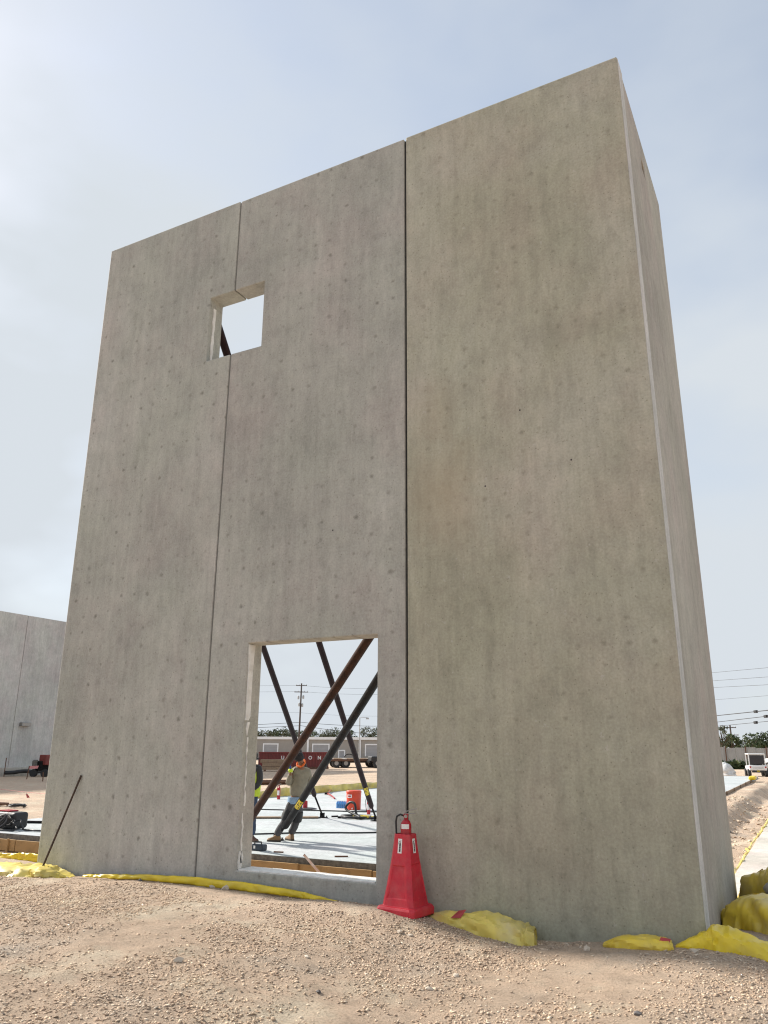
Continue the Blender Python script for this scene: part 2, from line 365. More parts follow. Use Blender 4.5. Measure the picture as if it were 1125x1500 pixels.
# ------------------------------------------------------------------ ground
def vnoise(x, y, s, seed=0):
    x = np.asarray(x, float) / s + seed * 17.3; y = np.asarray(y, float) / s + seed * 9.1
    xi = np.floor(x); yi = np.floor(y); fx = x - xi; fy = y - yi
    fx = fx * fx * (3 - 2 * fx); fy = fy * fy * (3 - 2 * fy)
    def h(a, b):
        v = np.sin(a * 127.1 + b * 311.7 + seed * 74.7) * 43758.5453
        return v - np.floor(v)
    return (h(xi, yi) * (1 - fx) + h(xi + 1, yi) * fx) * (1 - fy) + (h(xi, yi + 1) * (1 - fx) + h(xi + 1, yi + 1) * fx) * fy - .5
def S(v, a, b):
    t = np.clip((v - a) / (b - a), 0, 1); return t * t * (3 - 2 * t)
def height(x, y):
    x = np.asarray(x, float); y = np.asarray(y, float)
    f0 = np.interp(x, [-30, -14, -10.5, -9.5, -8, -6.5, -5, -4, -3.4, -2.6, -1.9, -1, -.2, 3, 30], [-.2, -.12, 0, .03, .09, .12, .10, .06, .0, -.06, -.01, .06, .02, 0, 0])
    t = S(y, .3, 3.5); z = f0 * (1 - t) + (-.25) * t
    z = z + .05 * np.exp(-((y + .62) / .38) ** 2) * (.6 + 1.4 * vnoise(x, y, 1.3, 5)) + .055 * np.exp(-((x + 3.95) / .75) ** 2 - ((y + .42) / .36) ** 2)
    pit = S(y, .15, 1.2) * (1 - S(y, 4.5, 4.9)) * S(x, -19.5, -18.0) * (1 - S(x, -3.2, -2.4)); z = z - .32 * pit
    tr = S(x, -3.0, -2.25) * (1 - S(x, 1.6, 2.4)) * S(y, 2.2, 3.4) * (1 - S(y, 46, 51)); z = z * (1 - tr) + (-.62) * tr
    hill = S(y, 6, 30) * S(x, -3.6, -2.9) * (1 - tr) * .0; z = z + hill
    d = np.hypot(x, y + 8)
    z = z - 1.35 * S(d, 78, 170)
    near = 1 - S(d, 12, 40)
    z = z + vnoise(x, y, 2.2, 1) * .03 + vnoise(x, y, .7, 2) * .022 * near + vnoise(x, y, .24, 3) * .022 * near + vnoise(x, y, .09, 4) * .016 * near
    z = z + vnoise(x, y, 6.0, 6) * .08 * S(d, 18, 40) * (1 - tr)
    bank = S(x, -3.4, -2.7) * (1 - S(x, -1.9, -1.65)) * S(y, 3.2, 4.5) * (1 - S(y, 46, 50)); z = z + bank * (vnoise(x, y, .55, 21) * .13 + vnoise(x, y, .2, 22) * .06 + vnoise(x, y, 1.6, 23) * .14)
    slabm = S(x, -18.6, -18.2) * (1 - S(x, -3.9, -3.6)) * S(y, 4.2, 4.5) * (1 - S(y, 53.8, 54.3))
    return z * (1 - slabm) + np.minimum(z, -.3) * slabm

def axis(parts):
    out = []
    for a, b, s in parts: out += list(np.arange(a, b - 1e-9, s))
    return out
gx = axis([(-2600, -600, 250), (-600, -200, 50), (-200, -60, 8), (-60, -24, 1.0), (-24, -13, .25), (-13, 2.2, .05), (2.2, 8, .3), (8, 40, 3), (40, 200, 20), (200, 2601, 300)])
gy = axis([(-600, -60, 90), (-60, -12, 6), (-12, -6.4, .4), (-6.4, .6, .04), (.6, 6, .12), (6, 26, .2), (26, 70, .9), (70, 200, 6), (200, 600, 40), (600, 3001, 300)])
GX, GY = np.meshgrid(np.array(gx), np.array(gy), indexing='ij')
GZ = height(GX, GY)
nx, ny = GX.shape
me = bpy.data.meshes.new('ground')
me.vertices.add(nx * ny); me.vertices.foreach_set('co', np.stack([GX, GY, GZ], -1).reshape(-1).astype(np.float32))
I = (np.arange(nx - 1)[:, None] * ny + np.arange(ny - 1)[None, :]).reshape(-1)
Q = np.stack([I, I + ny, I + ny + 1, I + 1], -1).astype(np.int32)
me.loops.add(Q.size); me.loops.foreach_set('vertex_index', Q.reshape(-1))
me.polygons.add(len(Q)); me.polygons.foreach_set('loop_start', np.arange(0, Q.size, 4, dtype=np.int32)); me.polygons.foreach_set('loop_total', np.full(len(Q), 4, np.int32))
me.polygons.foreach_set('use_smooth', np.ones(len(Q), bool)); me.update(calc_edges=True); me.validate()
ground = finish('ground', me, M_SOIL); tag(ground, 'bare tan caliche soil of the building site', kind='structure')
H = lambda x, y: float(height(np.array([x]), np.array([y]))[0])

# crushed stone lying on the soil in front of the wall
def pebbles(name, n, region, smin, smax, seed, label, mask=True):
    rng = np.random.default_rng(seed)
    x0, x1, y0, y1 = region
    x = rng.uniform(x0, x1, n); y = rng.uniform(y0, y1, n)
    if mask:
        dens = .28 + 1.5 * vnoise(x, y, 1.3, 11) + 1.1 * vnoise(x, y, .4, 12) + .8 * vnoise(x, y, .14, 13) + .40 * np.exp(-((y + 1.2) / .8) ** 2)
        k = rng.uniform(0, 1, n) < np.clip(dens, .03, 1); x = x[k]; y = y[k]; n = len(x)
    keep = ~((y > -.03) & (y < .4) & (x > -9.65) & (x < -1.0)); x = x[keep]; y = y[keep]; n = len(x)
    s = smin + (smax - smin) * rng.uniform(0, 1, n) ** 5.0
    z = height(x, y)
    bv = np.array([(1,0,0),(0,1,0),(-1,0,0),(0,-1,0),(.1,.1,1),(0,0,-.8)], float); bf = np.array([(0,1,4),(1,2,4),(2,3,4),(3,0,4),(1,0,5),(2,1,5),(3,2,5),(0,3,5)])
    nv = len(bv); an = rng.uniform(0, 2 * np.pi, n)
    sc = np.stack([s * rng.uniform(.8, 1.5, n), s * rng.uniform(.6, 1.1, n), s * rng.uniform(.28, .58, n)], -1)
    V = (bv[None] * (1 + rng.uniform(-.35, .35, (n, nv, 1))) + rng.uniform(-.30, .30, (n, nv, 3))) * sc[:, None, :]
    ca, sa = np.cos(an)[:, None], np.sin(an)[:, None]
    tl = rng.uniform(-.5, .5, n)[:, None]
    Z = V[..., 2] + V[..., 0] * tl
    X = V[..., 0] * ca - V[..., 1] * sa; Y = V[..., 0] * sa + V[..., 1] * ca
    V = np.stack([X + x[:, None], Y + y[:, None], Z + (z + sc[:, 2] * .35)[:, None]], -1).reshape(-1, 3)
    F = (bf[None] + (np.arange(n) * nv)[:, None, None]).reshape(-1, 3).astype(np.int32)
    me = bpy.data.meshes.new(name)
    me.vertices.add(len(V)); me.vertices.foreach_set('co', V.reshape(-1).astype(np.float32))
    me.loops.add(F.size); me.loops.foreach_set('vertex_index', F.reshape(-1))
    me.polygons.add(len(F)); me.polygons.foreach_set('loop_start', np.arange(0, F.size, 3, dtype=np.int32)); me.polygons.foreach_set('loop_total', np.full(len(F), 3, np.int32))
    me.update(calc_edges=True)
    o = finish(name, me, M_GRAV); return tag(o, label, 'gravel', kind='stuff')
pebbles('gravel', 400000, (-12, 1.2, -5.2, .5), .0028, .017, 7, 'crushed tan limestone gravel spread in front of the concrete wall')

pebbles('soil_clods', 1800, (-3.6, -1.7, 3.3, 30), .012, .085, 19, 'loose tan soil clods on the trench bank beside the footing strip', mask=False)['category'] = 'soil'

# ------------------------------------------------------------------ floor slab, footing strip
SZ = -.15
slab = MB().box((-18.3, 4.30, -.36), (-3.80, 54, SZ)).build('floor_slab', M_SLAB, bevel=.008); tag(slab, 'pale trowelled concrete floor slab behind the wall', kind='structure')
MB().box((-18.29, 4.288, -.34), (-3.81, 4.296, SZ - .006)).build('slab_edge', M_RAW, slab)
foot = MB().box((-1.62, 3.25, -.8), (.55, 45, -.5)).build('footing_strip', M_FOOT, bevel=.01); tag(foot, 'pale concrete footing strip in the trench', kind='structure')

# ------------------------------------------------------------------ tilt-up building
def panel(name, m, parent, plane, a0, a1, z0, z1, t0, t1, holes=(), bevel=.014):
    """slab in the x-z ('x') or y-z ('y') plane, thickness t0..t1, with rectangular openings or notches"""
    A = sorted({a0, a1, *[h[i] for h in holes for i in (0, 1)]}); Z = sorted({z0, z1, *[h[i] for h in holes for i in (2, 3)]})
    A = [a for a in A if a0 <= a <= a1]; Z = [z for z in Z if z0 <= z <= z1]
    solid = lambda i, k: 0 <= i < len(A)-1 and 0 <= k < len(Z)-1 and not any(h[0] < (A[i]+A[i+1])/2 < h[1] and h[2] < (Z[k]+Z[k+1])/2 < h[3] for h in holes)
    bm = bmesh.new(); cache = {}
    def vt(i, k, t):
        if (i, k, t) not in cache:
            tt = t1 if t else t0
            cache[(i, k, t)] = bm.verts.new((A[i], tt, Z[k]) if plane == 'x' else (tt, A[i], Z[k]))
        return cache[(i, k, t)]
    for i in range(len(A)-1):
        for k in range(len(Z)-1):
            if not solid(i, k): continue
            bm.faces.new([vt(i,k,0), vt(i+1,k,0), vt(i+1,k+1,0), vt(i,k+1,0)])
            bm.faces.new([vt(i,k,1), vt(i,k+1,1), vt(i+1,k+1,1), vt(i+1,k,1)])
            for di, dk, e in ((-1,0,((0,0),(0,1))), (1,0,((1,1),(1,0))), (0,-1,((1,0),(0,0))), (0,1,((0,1),(1,1)))):
                if not solid(i+di, k+dk):
                    p, q = e
                    bm.faces.new([vt(i+p[0],k+p[1],0), vt(i+q[0],k+q[1],0), vt(i+q[0],k+q[1],1), vt(i+p[0],k+p[1],1)])
    bmesh.ops.recalc_face_normals(bm, faces=bm.faces)
    M = root_inv(top(parent))
    bm.transform(M)
    me = bpy.data.meshes.new(name); bm.to_mesh(me); bm.free()
    return finish(name, me, m, parent, bevel=bevel)

bld = thing('concrete_building', (-5.3, 0, 0), 'tall unfinished concrete tilt-up building corner with a square window and a doorway', 'building')
BT = 9.825; TH = .30
WIN = (-7.275, -6.265, 7.175, 8.235); DOOR = (-6.20, -4.335, .297, 2.946)
p1 = panel('wall_panel', M_P1, bld, 'x', -9.59, -6.824, -.7, BT, 0, TH, [WIN])
p2 = panel('wall_panel', M_P2, bld, 'x', -6.800, -3.976, -.7, BT - .012, 0, TH, [WIN, DOOR])
p3 = panel('wall_panel', M_P3, bld, 'x', -3.948, -1.06, -.7, BT, 0, TH, [], bevel=.018)
ps = panel('side_wall_panel', M_SIDE, bld, 'y', .345, 3.06, -.7, BT - .02, -1.36, -1.066, [(1.40, 1.66, 9.22, 9.42)], bevel=.012)
p1['label'] = 'grey left panel, marked with rows of dark spots'; p2['label'] = 'grey middle panel with the doorway'
p3['label'] = 'olive grey right panel without openings'; ps['label'] = 'return panel with a small slot near its top'
# smooth end of the right panel, door sill with sunlight painted in as white, strips left on the jambs, the joint filler
MB().box((-1.0598, .022, -.6), (-1.056, .283, BT - .02)).build('smooth_edge', M_EDGE, p3)
MB().box((-1.30, .302, -.6), (-1.09, .343, BT - .1)).build('joint_filler', M_BLACK, ps)
MB().box((-6.823, .016, -.6), (-6.801, .06, WIN[2] - .01)).box((-6.823, .016, WIN[3] + .01), (-6.801, .06, BT - .03)).build('joint_filler', M_JOINT, p1)
MB().box((-3.975, .035, -.6), (-3.949, .09, BT - .03)).build('joint_filler', M_JOINTD, p3)
MB().box((-1.33, 1.42, 9.24), (-1.12, 1.64, 9.405)).build('slot_shade', M_BLACK, ps)  # black block filling the slot, stands in for the shade inside it
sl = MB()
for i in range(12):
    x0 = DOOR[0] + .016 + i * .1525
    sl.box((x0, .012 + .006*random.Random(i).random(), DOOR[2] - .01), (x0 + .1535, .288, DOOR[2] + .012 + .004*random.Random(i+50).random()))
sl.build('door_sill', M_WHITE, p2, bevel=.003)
def jag(name, x, y0, y1, zs, m, parent, seed):
    rnd = random.Random(seed); b = MB()
    V = []
    for z, w in zs: V += [(x, y0 + rnd.uniform(-.01, .01), z), (x, y0 + w + rnd.uniform(-.012, .012), z)]
    n = len(zs); V2 = [(x + .012, p[1], p[2]) for p in V]
    F = []
    for i in range(n - 1):
        F += [(2*i, 2*i+1, 2*i+3, 2*i+2), (2*n+2*i, 2*n+2*i+2, 2*n+2*i+3, 2*n+2*i+1), (2*i, 2*i+2, 2*n+2*i+2, 2*n+2*i), (2*i+1, 2*n+2*i+1, 2*n+2*i+3, 2*i+3)]
    F += [(0, 2*n, 2*n+1, 1), (2*n-2, 2*n-1, 4*n-1, 4*n-2)]
    b.add(V + V2, F); return b.build(name, m, parent)
jag('jamb_strip', DOOR[0], .02, .1, [(2.93, .11), (2.6, .10), (2.3, .09), (2.05, .085), (2.0, .07)], M_WHITE, p2, 1)
jag('jamb_strip', DOOR[0], .05, .1, [(1.98, .05), (1.9, .045), (1.82, .01)], M_WHITE, p2, 2)
jag('jamb_strip', DOOR[0], .075, .1, [(1.80 - .05*i, .006 + .02*random.Random(i+9).random()) for i in range(17)], M_WHITE, p2, 3)
jag('jamb_strip', DOOR[0], .06, .1, [(.92 - .05*i, .014 + .012*random.Random(i+90).random()) for i in range(12)], M_WHITE, p2, 4)
jag('jamb_strip', DOOR[0], .03, .1, [(.50, .05), (.44, .09), (.38, .06), (.31, .05)], M_WHITE, p2, 6)
jag('jamb_strip', WIN[0], .08, .1, [(8.10 - .08*i, .045 + .014*random.Random(i+30).random()) for i in range(12)], M_WHITE, p1, 5)
# little lifting inserts and bolt holes left in the face
for (x, z, pp) in ((-4.98, 4.28, p2), (-2.95, 4.55, p3), (-1.95, 4.7, p3), (-2.5, 5.4, p3)):
    MB().disc((x, -.001, z), (0, 1, 0), .010, .004, 8).build('bolt_hole', M_PRINT, pp)

# braces behind the wall
def brace(label, foot_p, top_p, m, r=.065, lab=None, jack=.55, bolt=True):
    a = Vector(foot_p); b = Vector(top_p); d = (b - a).normalized()
    t = thing('brace_pipe', a, label, 'brace', 'steel braces holding up the wall panels')
    j = a + d * jack
    MB().tube([j + d * .02, j + d * .10, b - d * .5], [r * .6, r, r], 16).build('pipe', m, t, smooth=True, auto=50)
    MB().tube([a + Vector((0, 0, .07)), j + d * .15], .024, 10).build('screw_jack', M_STEELB, t, smooth=True)
    MB().tube([b - d * .55, b], .03, 8).build('end_rod', M_STEELB, t)
    f = MB().box((a.x - .12, a.y - .09, a.z), (a.x + .12, a.y + .09, a.z + .02)).box((a.x - .045, a.y - .05, a.z + .02), (a.x - .03, a.y + .05, a.z + .13)).box((a.x + .03, a.y - .05, a.z + .02), (a.x + .045, a.y + .05, a.z + .13))
    f.build('foot_shoe', M_STEELB, t)
    MB().disc(a + Vector((0.1, .06, .03)), (0, 0, 1), .02, .05, 8).build('anchor_bolt', M_STEEL, t)
    MB().box((b.x - .1, TH - .001, b.z - .12), (b.x + .1, TH + .02, b.z + .12)).build('wall_shoe', M_STEELB, t)
    if lab:
        c0, ln, w = lab
        c = a + d * c0; side = (CAM - c); side = (side - d * side.dot(d)).normalized(); cr = d.cross(side)
        bb = MB(); V = []; F = []
        for i in range(2):
            for k in range(7):
                an = (k / 6 - .5) * 1.5
                V.append(c + d * (i - .5) * ln + (side * math.cos(an) + cr * math.sin(an)) * (r + .003))
        for k in range(6): F.append((k, k + 1, k + 8, k + 7))
        lb = bb.add(V, F).build('sticker', M_YLAB, t)
        bb = MB()
        for q, (u0, u1, w0, w1) in enumerate([(-.40,-.24,-.5,.5),(-.40,-.10,.3,.5),(-.05,.05,-.5,.1),(-.05,.16,-.5,-.3),(.20,.30,-.4,.5),(.20,.42,.2,.42)]):
            P = [c + d * ln * u + (side * math.cos(w * .9) + cr * math.sin(w * .9)) * (r + .006) for u, w in ((u0, w0), (u1, w0), (u1, w1), (u0, w1))]
            bb.add(P, [(0, 1, 2, 3)])
        bb.build('print', M_PRINT, lb)
    return t
b_brown = brace('rust brown brace pipe slanting up to the right, nearest in the doorway', at(341, 1240, z=SZ), at(759, 600, y=TH), M_STEELR, .068)
b_black = brace('black brace pipe with a yellow sticker that the tan-jacketed worker leans on', at(405, 1231, z=SZ), at(801, 600, y=TH), M_STEELB, .068, lab=(1.62, .30, .1))
b_left = brace('maroon brace pipe slanting up to the left corner of the doorway', at(472, 1198, z=SZ), at(231, 500, y=TH), M_STEELM, .064, jack=1.0)
b_right = brace('dark brace pipe slanting up behind the black one and seen through the square window', at(551, 1203, z=SZ), at(301, 420, y=TH), M_STEELM, .066, lab=(1.30, .28, .1))

# ------------------------------------------------------------------ form boards
fw = thing('slab_formwork', (-11, 4.26, -.3), 'wooden form boards along the front edge of the floor slab', 'formwork')
rnd = random.Random(4)
for i in range(5):
    x0 = -18.3 + i * 2.9
    MB().box((x0 + .01, 4.235 + rnd.uniform(-.004, .004), -.49), (x0 + 2.89, 4.283, -.255 + rnd.uniform(-.008, .008))).build('board', M_WOOD, fw, bevel=.004)
    MB().box((x0 + .02, 4.20, -.66), (x0 + 2.88, 4.245, -.50)).build('board', M_WOOD2, fw, bevel=.004)
for x in (-15.6, -12.9, -9.9, -8.15, -6.3, -5.0):
    MB().box((x - .02, 4.19, -.75), (x + .02, 4.228, -.24)).build('stake', M_WOOD, fw, bevel=.003)
fr = thing('slab_formwork', (-3.75, 28, -.3), 'dark form boards along the right side of the floor slab', 'formwork')
for i in range(12):
    y0 = 4.4 + i * 3.6
    MB().box((-3.79, y0, -.44), (-3.745, y0 + 3.58, -.14)).build('board', M_WOOD2, fr, bevel=.004)
    MB().box((-3.74, y0 + 1.5, -.5), (-3.69, y0 + 1.55, -.1)).build('stake', M_WOOD2, fr)
# a stake leaning over the form board
lean = MB().tube([at(446, 1253, y=4.1), at(470, 1281, y=3.6)], .028, 4).build('wooden_stake', M_STAKE); tag(lean, 'short reddish wooden stake leaning on the form board in the doorway', 'stake')

# ------------------------------------------------------------------ yellow plastic film
def sausage(name, pts, hs, ws, m, label, seed=0, n=70, seg=30, fold=.18, sink=.06, auto=32):
    """film wrapped over a low ridge of fill: a closed half tube with folds"""
    pts = [Vector(p) for p in pts]; k = len(pts); V = []; F = []
    for i in range(n):
        t = i / (n - 1) * (k - 1); j = min(int(t), k - 2); q = t - j
        c = pts[j].lerp(pts[j+1], q); h = hs[j] * (1 - q) + hs[j+1] * q; w = ws[j] * (1 - q) + ws[j+1] * q
        d = pts[j+1] - pts[j]; d.z = 0; d.normalize(); sd_ = Vector((-d.y, d.x, 0))
        tt = i / (n - 1)
        for a in range(seg):
            an = 2 * math.pi * a / seg
            cx_, cz_ = math.cos(an), math.sin(an)
            cx_ = math.copysign(abs(cx_) ** .6, cx_); cz_ = math.copysign(abs(cz_) ** .7, cz_)
            L_ = tt * sum((pts[q_+1] - pts[q_]).length for q_ in range(k - 1))
            p_ = Vector((L_ * 3.2 + seed, cx_ * 1.1, cz_ * 1.1 + seed))
            big = mnoise.noise(p_) * fold * 1.3
            rid = (1 - abs(mnoise.noise(Vector((L_ * 7 + cz_ * 2.2 + seed, cx_ * 2.0 + L_ * 2, seed * 3.3))) * 2.6)) * fold * .95      # creases
            rid += (1 - abs(mnoise.noise(Vector((L_ * 16 - cz_ * 4 + seed, cx_ * 4, seed * 1.7))) * 2.4)) * fold * .50
            g = 1 + big + rid
            zz = cz_ * h * g if cz_ > 0 else cz_ * sink
            V.append(c + sd_ * cx_ * w * .5 * g + Vector((0, 0, zz)))
    for i in range(n - 1):
        for a in range(seg): F.append((i*seg+a, i*seg+(a+1) % seg, (i+1)*seg+(a+1) % seg, (i+1)*seg+a))
    F.append(tuple(range(seg-1, -1, -1))); F.append(tuple((n-1)*seg+a for a in range(seg)))
    o = MB().add(V, F).build(name, m, smooth=True, auto=auto)
    return tag(o, label, 'plastic sheet', 'yellow plastic sheeting along the wall footing')
def ribbon(name, low, hs, m, label, lean=(0, -.02), seed=0, n=60, parent=None, rows=6, wav=.012):
    low = [Vector(p) for p in low]; k = len(low); V = []; F = []
    for i in range(n):
        t = i / (n - 1) * (k - 1); j = min(int(t), k - 2); q = t - j
        c = low[j].lerp(low[j+1], q); h = hs[j] * (1 - q) + hs[j+1] * q
        d = low[j+1] - low[j]; d.z = 0; d.normalize(); nrm = Vector((d.y, -d.x, 0))
        for a in range(rows):
            s_ = a / (rows - 1)
            w = wav * (mnoise.noise(Vector((i * .35 + seed, s_ * 1.5, seed))) + .5 * mnoise.noise(Vector((i * .9, s_ * 3, seed + 7))))
            bul = .012 * math.sin(s_ * math.pi)
            V.append(c + nrm * (bul + w * 2 - lean[1] * (1 - s_) + .02) + Vector((0, 0, h * s_ + (w * .8 if a == rows - 1 else 0))))
    for i in range(n - 1):
        for a in range(rows - 1): F.append((i*rows+a, (i+1)*rows+a, (i+1)*rows+a+1, i*rows+a+1))
    o = MB().add(V, F).build(name, m, parent, smooth=True)
    s = o.modifiers.new('thickness', 'SOLIDIFY'); s.thickness = .004
    if parent is None: tag(o, label, 'plastic sheet', 'yellow plastic sheeting along the wall footing')
    return o
sausage('plastic_sheet', [(-10.55, -.10, .03), (-10.0, -.22, .03), (-9.5, -.30, .01), (-9.0, -.26, .02), (-8.70, -.16, .04)], [.06, .10, .14, .13, .03], [.20, .45, .55, .48, .16], M_YELP,
        'faded yellow plastic bundle at the left corner of the wall, under the rusty rod', 1)
ribbon('plastic_sheet', [(-8.55, -.09, .06), (-8.2, -.10, .075), (-7.6, -.08, .11), (-6.8, -.07, .115), (-6.0, -.07, .11), (-5.3, -.05, .10), (-4.75, -.05, .075)], [.04, .055, .06, .085, .09, .07, .03], M_YELD,
       'long thin yellow plastic strip along the wall base under the doorway', seed=3, n=110)
sh = sausage('plastic_sheet', [(-3.72, -.06, .02), (-3.40, -.14, .02), (-3.0, -.17, -.03), (-2.66, -.18, -.06), (-2.56, -.17, -.08), (-2.53, -.16, -.10)], [.06, .12, .165, .165, .14, .04], [.10, .24, .32, .32, .30, .2], M_YELP,
        'yellow plastic bundle beside the red extinguisher stand', 5, fold=.12)
MB().add([(-3.36, -.262, .105), (-3.25, -.275, .115), (-3.21, -.22, .185), (-3.30, -.20, .165), (-3.36, -.262, .102), (-3.25, -.275, .112)], [(0, 1, 2, 3)]).build('red_patch', M_REDTAPE, sh)
sh = sausage('plastic_sheet', [(-1.90, -.14, .0), (-1.75, -.17, .02), (-1.5, -.19, .03), (-1.36, -.19, .03), (-1.32, -.18, .04)], [.03, .075, .08, .075, .05], [.12, .22, .24, .24, .2], M_YEL,
        'short yellow plastic bundle with a red end at the right of the wall', 8, fold=.14)
MB().add([(-1.42, -.30, .085), (-1.34, -.29, .08), (-1.32, -.22, .125), (-1.40, -.24, .135)], [(0, 1, 2, 3)]).build('red_patch', M_REDTAPE, sh)
sausage('plastic_sheet', [(-1.30, -.10, .04), (-1.12, -.10, .05), (-.98, -.10, .06), (-.75, -.12, .04), (-.5, -.16, .02), (-.2, -.2, 0)], [.02, .09, .165, .145, .10, .08], [.10, .18, .24, .28, .30, .28], M_YELD,
        'bright yellow plastic sheet round the right corner of the wall', 13, fold=.14)
sausage('plastic_sheet', [(-1.02, 1.55, .0), (-.80, 1.40, .02), (-.45, 1.25, .02), (0.1, 1.1, 0)], [.08, .24, .26, .2], [.35, .75, .85, .7], M_YEL,
        'large swollen yellow plastic bundle beside the side wall', 17, fold=.10, auto=75)
sausage('plastic_sheet', [(-1.02, 3.9, -.42), (-.95, 3.3, -.35), (-.80, 2.9, -.1), (-.55, 2.75, .0), (-.1, 2.6, 0)], [.25, .35, .38, .40, .35], [.25, .35, .4, .45, .4], M_YEL,
        'yellow plastic sheet behind the grey sandbags', 21, fold=.12, auto=75)
ribbon('plastic_sheet', [(-18.4, 4.02, -.60), (-16.5, 3.98, -.60), (-15.2, 3.95, -.58), (-14.4, 3.9, -.58), (-13, 3.95, -.62)], [.12, .13, .10, .16, .10], M_YELD,
       'yellow plastic strip below the form boards left of the wall', seed=9, n=60, wav=.03)
ribbon('plastic_sheet', [(-18.45, 7.5, -.3), (-18.45, 14, -.3), (-18.4, 19, -.28), (-18.45, 24, -.3), (-18.4, 33, -.28), (-18.5, 52, -.3)], [.10, .28, .42, .40, .36, .3], M_YELP,
       'yellow plastic strip along the far edge of the floor slab', seed=15, n=120, wav=.06)
# sandbags
def sandbag(c, L_, W_, H_, rz, seed, label):
    V = []; F = []; nu, nv = 16, 10
    M = Matrix.Translation(c) @ Matrix.Rotation(rz, 4, 'Z')
    for i in range(nu + 1):
        u = -1 + 2 * i / nu
        for k in range(nv):
            an = 2 * math.pi * k / nv; e = (1 - abs(u) ** 3.0) ** .5 if abs(u) < 1 else .05
            g = 1 + .14 * mnoise.noise(Vector((u * 3 + seed, math.cos(an) * 1.5, math.sin(an) * 1.5)))
            V.append(M @ Vector((u * L_, math.cos(an) * W_ * max(e, .12) * g, math.sin(an) * H_ * max(e, .12) * g + H_)))
    for i in range(nu):
        for k in range(nv): F.append((i*nv+k, i*nv+(k+1) % nv, (i+1)*nv+(k+1) % nv, (i+1)*nv+k))
    F.append(tuple(range(nv-1, -1, -1))); F.append(tuple(nu*nv+k for k in range(nv)))
    o = MB().add(V, F).build('sandbag', M_SAND, smooth=True); return tag(o, label, 'sandbag', 'sandbags by the side wall')
sandbag(Vector((-.70, 2.15, -.05)), .30, .18, .10, .3, 1, 'grey sandbag lying lowest behind the swollen yellow bundle')
sandbag(Vector((-.42, 2.20, .13)), .30, .18, .10, -.2, 2, 'pale grey sandbag on top of the sandbag pile')
# yellow tape along the footing
tp = []; rnd = random.Random(12)
for i in range(90):
    yy = 3.3 + i * .32; tp.append((-1.66 + rnd.uniform(-.05, .05), yy, -.56 + rnd.uniform(0, .07)))
o = MB().tube(tp, [rnd.uniform(.012, .034) for _ in tp], 6).build('barrier_tape', M_YELP); tag(o, 'twisted pale yellow barrier tape along the footing strip', 'tape')
o = MB().tube([(-.98, 3.2, .05), (-.93, 2.9, -.12)], .006, 5).tube([(-.93, 2.9, -.12), (-.90, 2.78, -.19)], .026, 6).build('scrap_rod', M_STAKE); tag(o, 'small dark scrap stuck beside the side wall corner', 'scrap')

# ------------------------------------------------------------------ rusty rod against the wall
rb_ = Vector((-9.16, -.28, .10)); rt_ = Vector((-8.905, -.012, 1.30))
d = rt_ - rb_; o = MB()
ps_ = [rb_ + d * (i / 60) for i in range(61)]
o.tube(ps_, [.0125 if i % 2 else .0145 for i in range(61)], 8)
o = o.build('steel_rod', M_REBAR, smooth=True); tag(o, 'thin rusty steel rod leaning against the wall at the left corner', 'rod')

# ------------------------------------------------------------------ fire extinguishers and their stand
def extinguisher(loc, label, s=1.0, rz=0.0, hose=True, lz=(.14, .30)):
    t = thing('fire_extinguisher', loc, label, 'fire extinguisher', 'red fire extinguishers', rz)
    k = s
    MB().lathe([(.035*k, 0), (.053*k, .004*k), (.056*k, .02*k), (.056*k, .36*k), (.052*k, .385*k), (.038*k, .41*k), (.02*k, .425*k), (.016*k, .44*k)], n=24).build('cylinder', M_REDX, t, False, smooth=True, auto=40)
    V = []
    for q in range(9):
        an = R(-120 + q * 11) - rz
        V += [(.0568*k*math.cos(an), .0568*k*math.sin(an), lz[0]*k), (.0568*k*math.cos(an), .0568*k*math.sin(an), lz[1]*k)]
    MB().add(V, [(2*q, 2*q+2, 2*q+3, 2*q+1) for q in range(8)]).build('label', M_LABEL, t, False, smooth=True)
    MB().box((-.022*k, -.022*k, .432*k), (.022*k, .022*k, .478*k)).build('valve', M_REDX, t, False, bevel=.003)
    MB().disc((0, -.03*k, .455*k), (0, 1, 0), .017*k, .022*k, 14).build('gauge', M_STEEL, t, False)
    MB().box((-.02*k, -.012*k, .475*k), (.10*k, .012*k, .484*k)).add([], []).build('carry_handle', M_STEEL, t, False, bevel=.002)
    b = MB(); b.obox((.05*k, 0, .512*k), (.065*k, 0, .016*k), (0, .012*k, 0), (-.001, 0, .005*k)); b.build('lever', M_STEEL, t, False, bevel=.002)
    MB().tube([(.0, .02*k, .455*k), (0, .05*k, .462*k)], .004*k, 6).build('pull_pin', M_STEEL, t, False)
    if hose:
        p = [(-.018*k, 0, .455*k), (-.06*k, 0, .47*k), (-.095*k, 0, .45*k), (-.105*k, 0, .40*k), (-.10*k, 0, .30*k), (-.092*k, 0, .20*k), (-.080*k, 0, .13*k)]
        MB().tube(p, .010*k, 8).build('hose', M_BLACK, t, False, smooth=True)
        MB().tube([p[-2], p[-1], (-.078*k, 0, .07*k)], [.011*k, .015*k, .018*k], 8).build('nozzle', M_BLACK, t, False, smooth=True)
    return t
fc = at(602, 1346, y=-.50); SA = .222; STH = .745; SZ0 = fc.z - .008
st = thing('extinguisher_stand', (fc.x - .165, fc.y + .215, SZ0), 'red plastic tapered stand holding a fire extinguisher in front of the wall', 'stand', rz=R(-6))
def octo(a, c, z): return [(a-c,-a,z),(a,-a+c,z),(a,a-c,z),(a-c,a,z),(-a+c,a,z),(-a,a-c,z),(-a,-a+c,z),(-a+c,-a,z)]
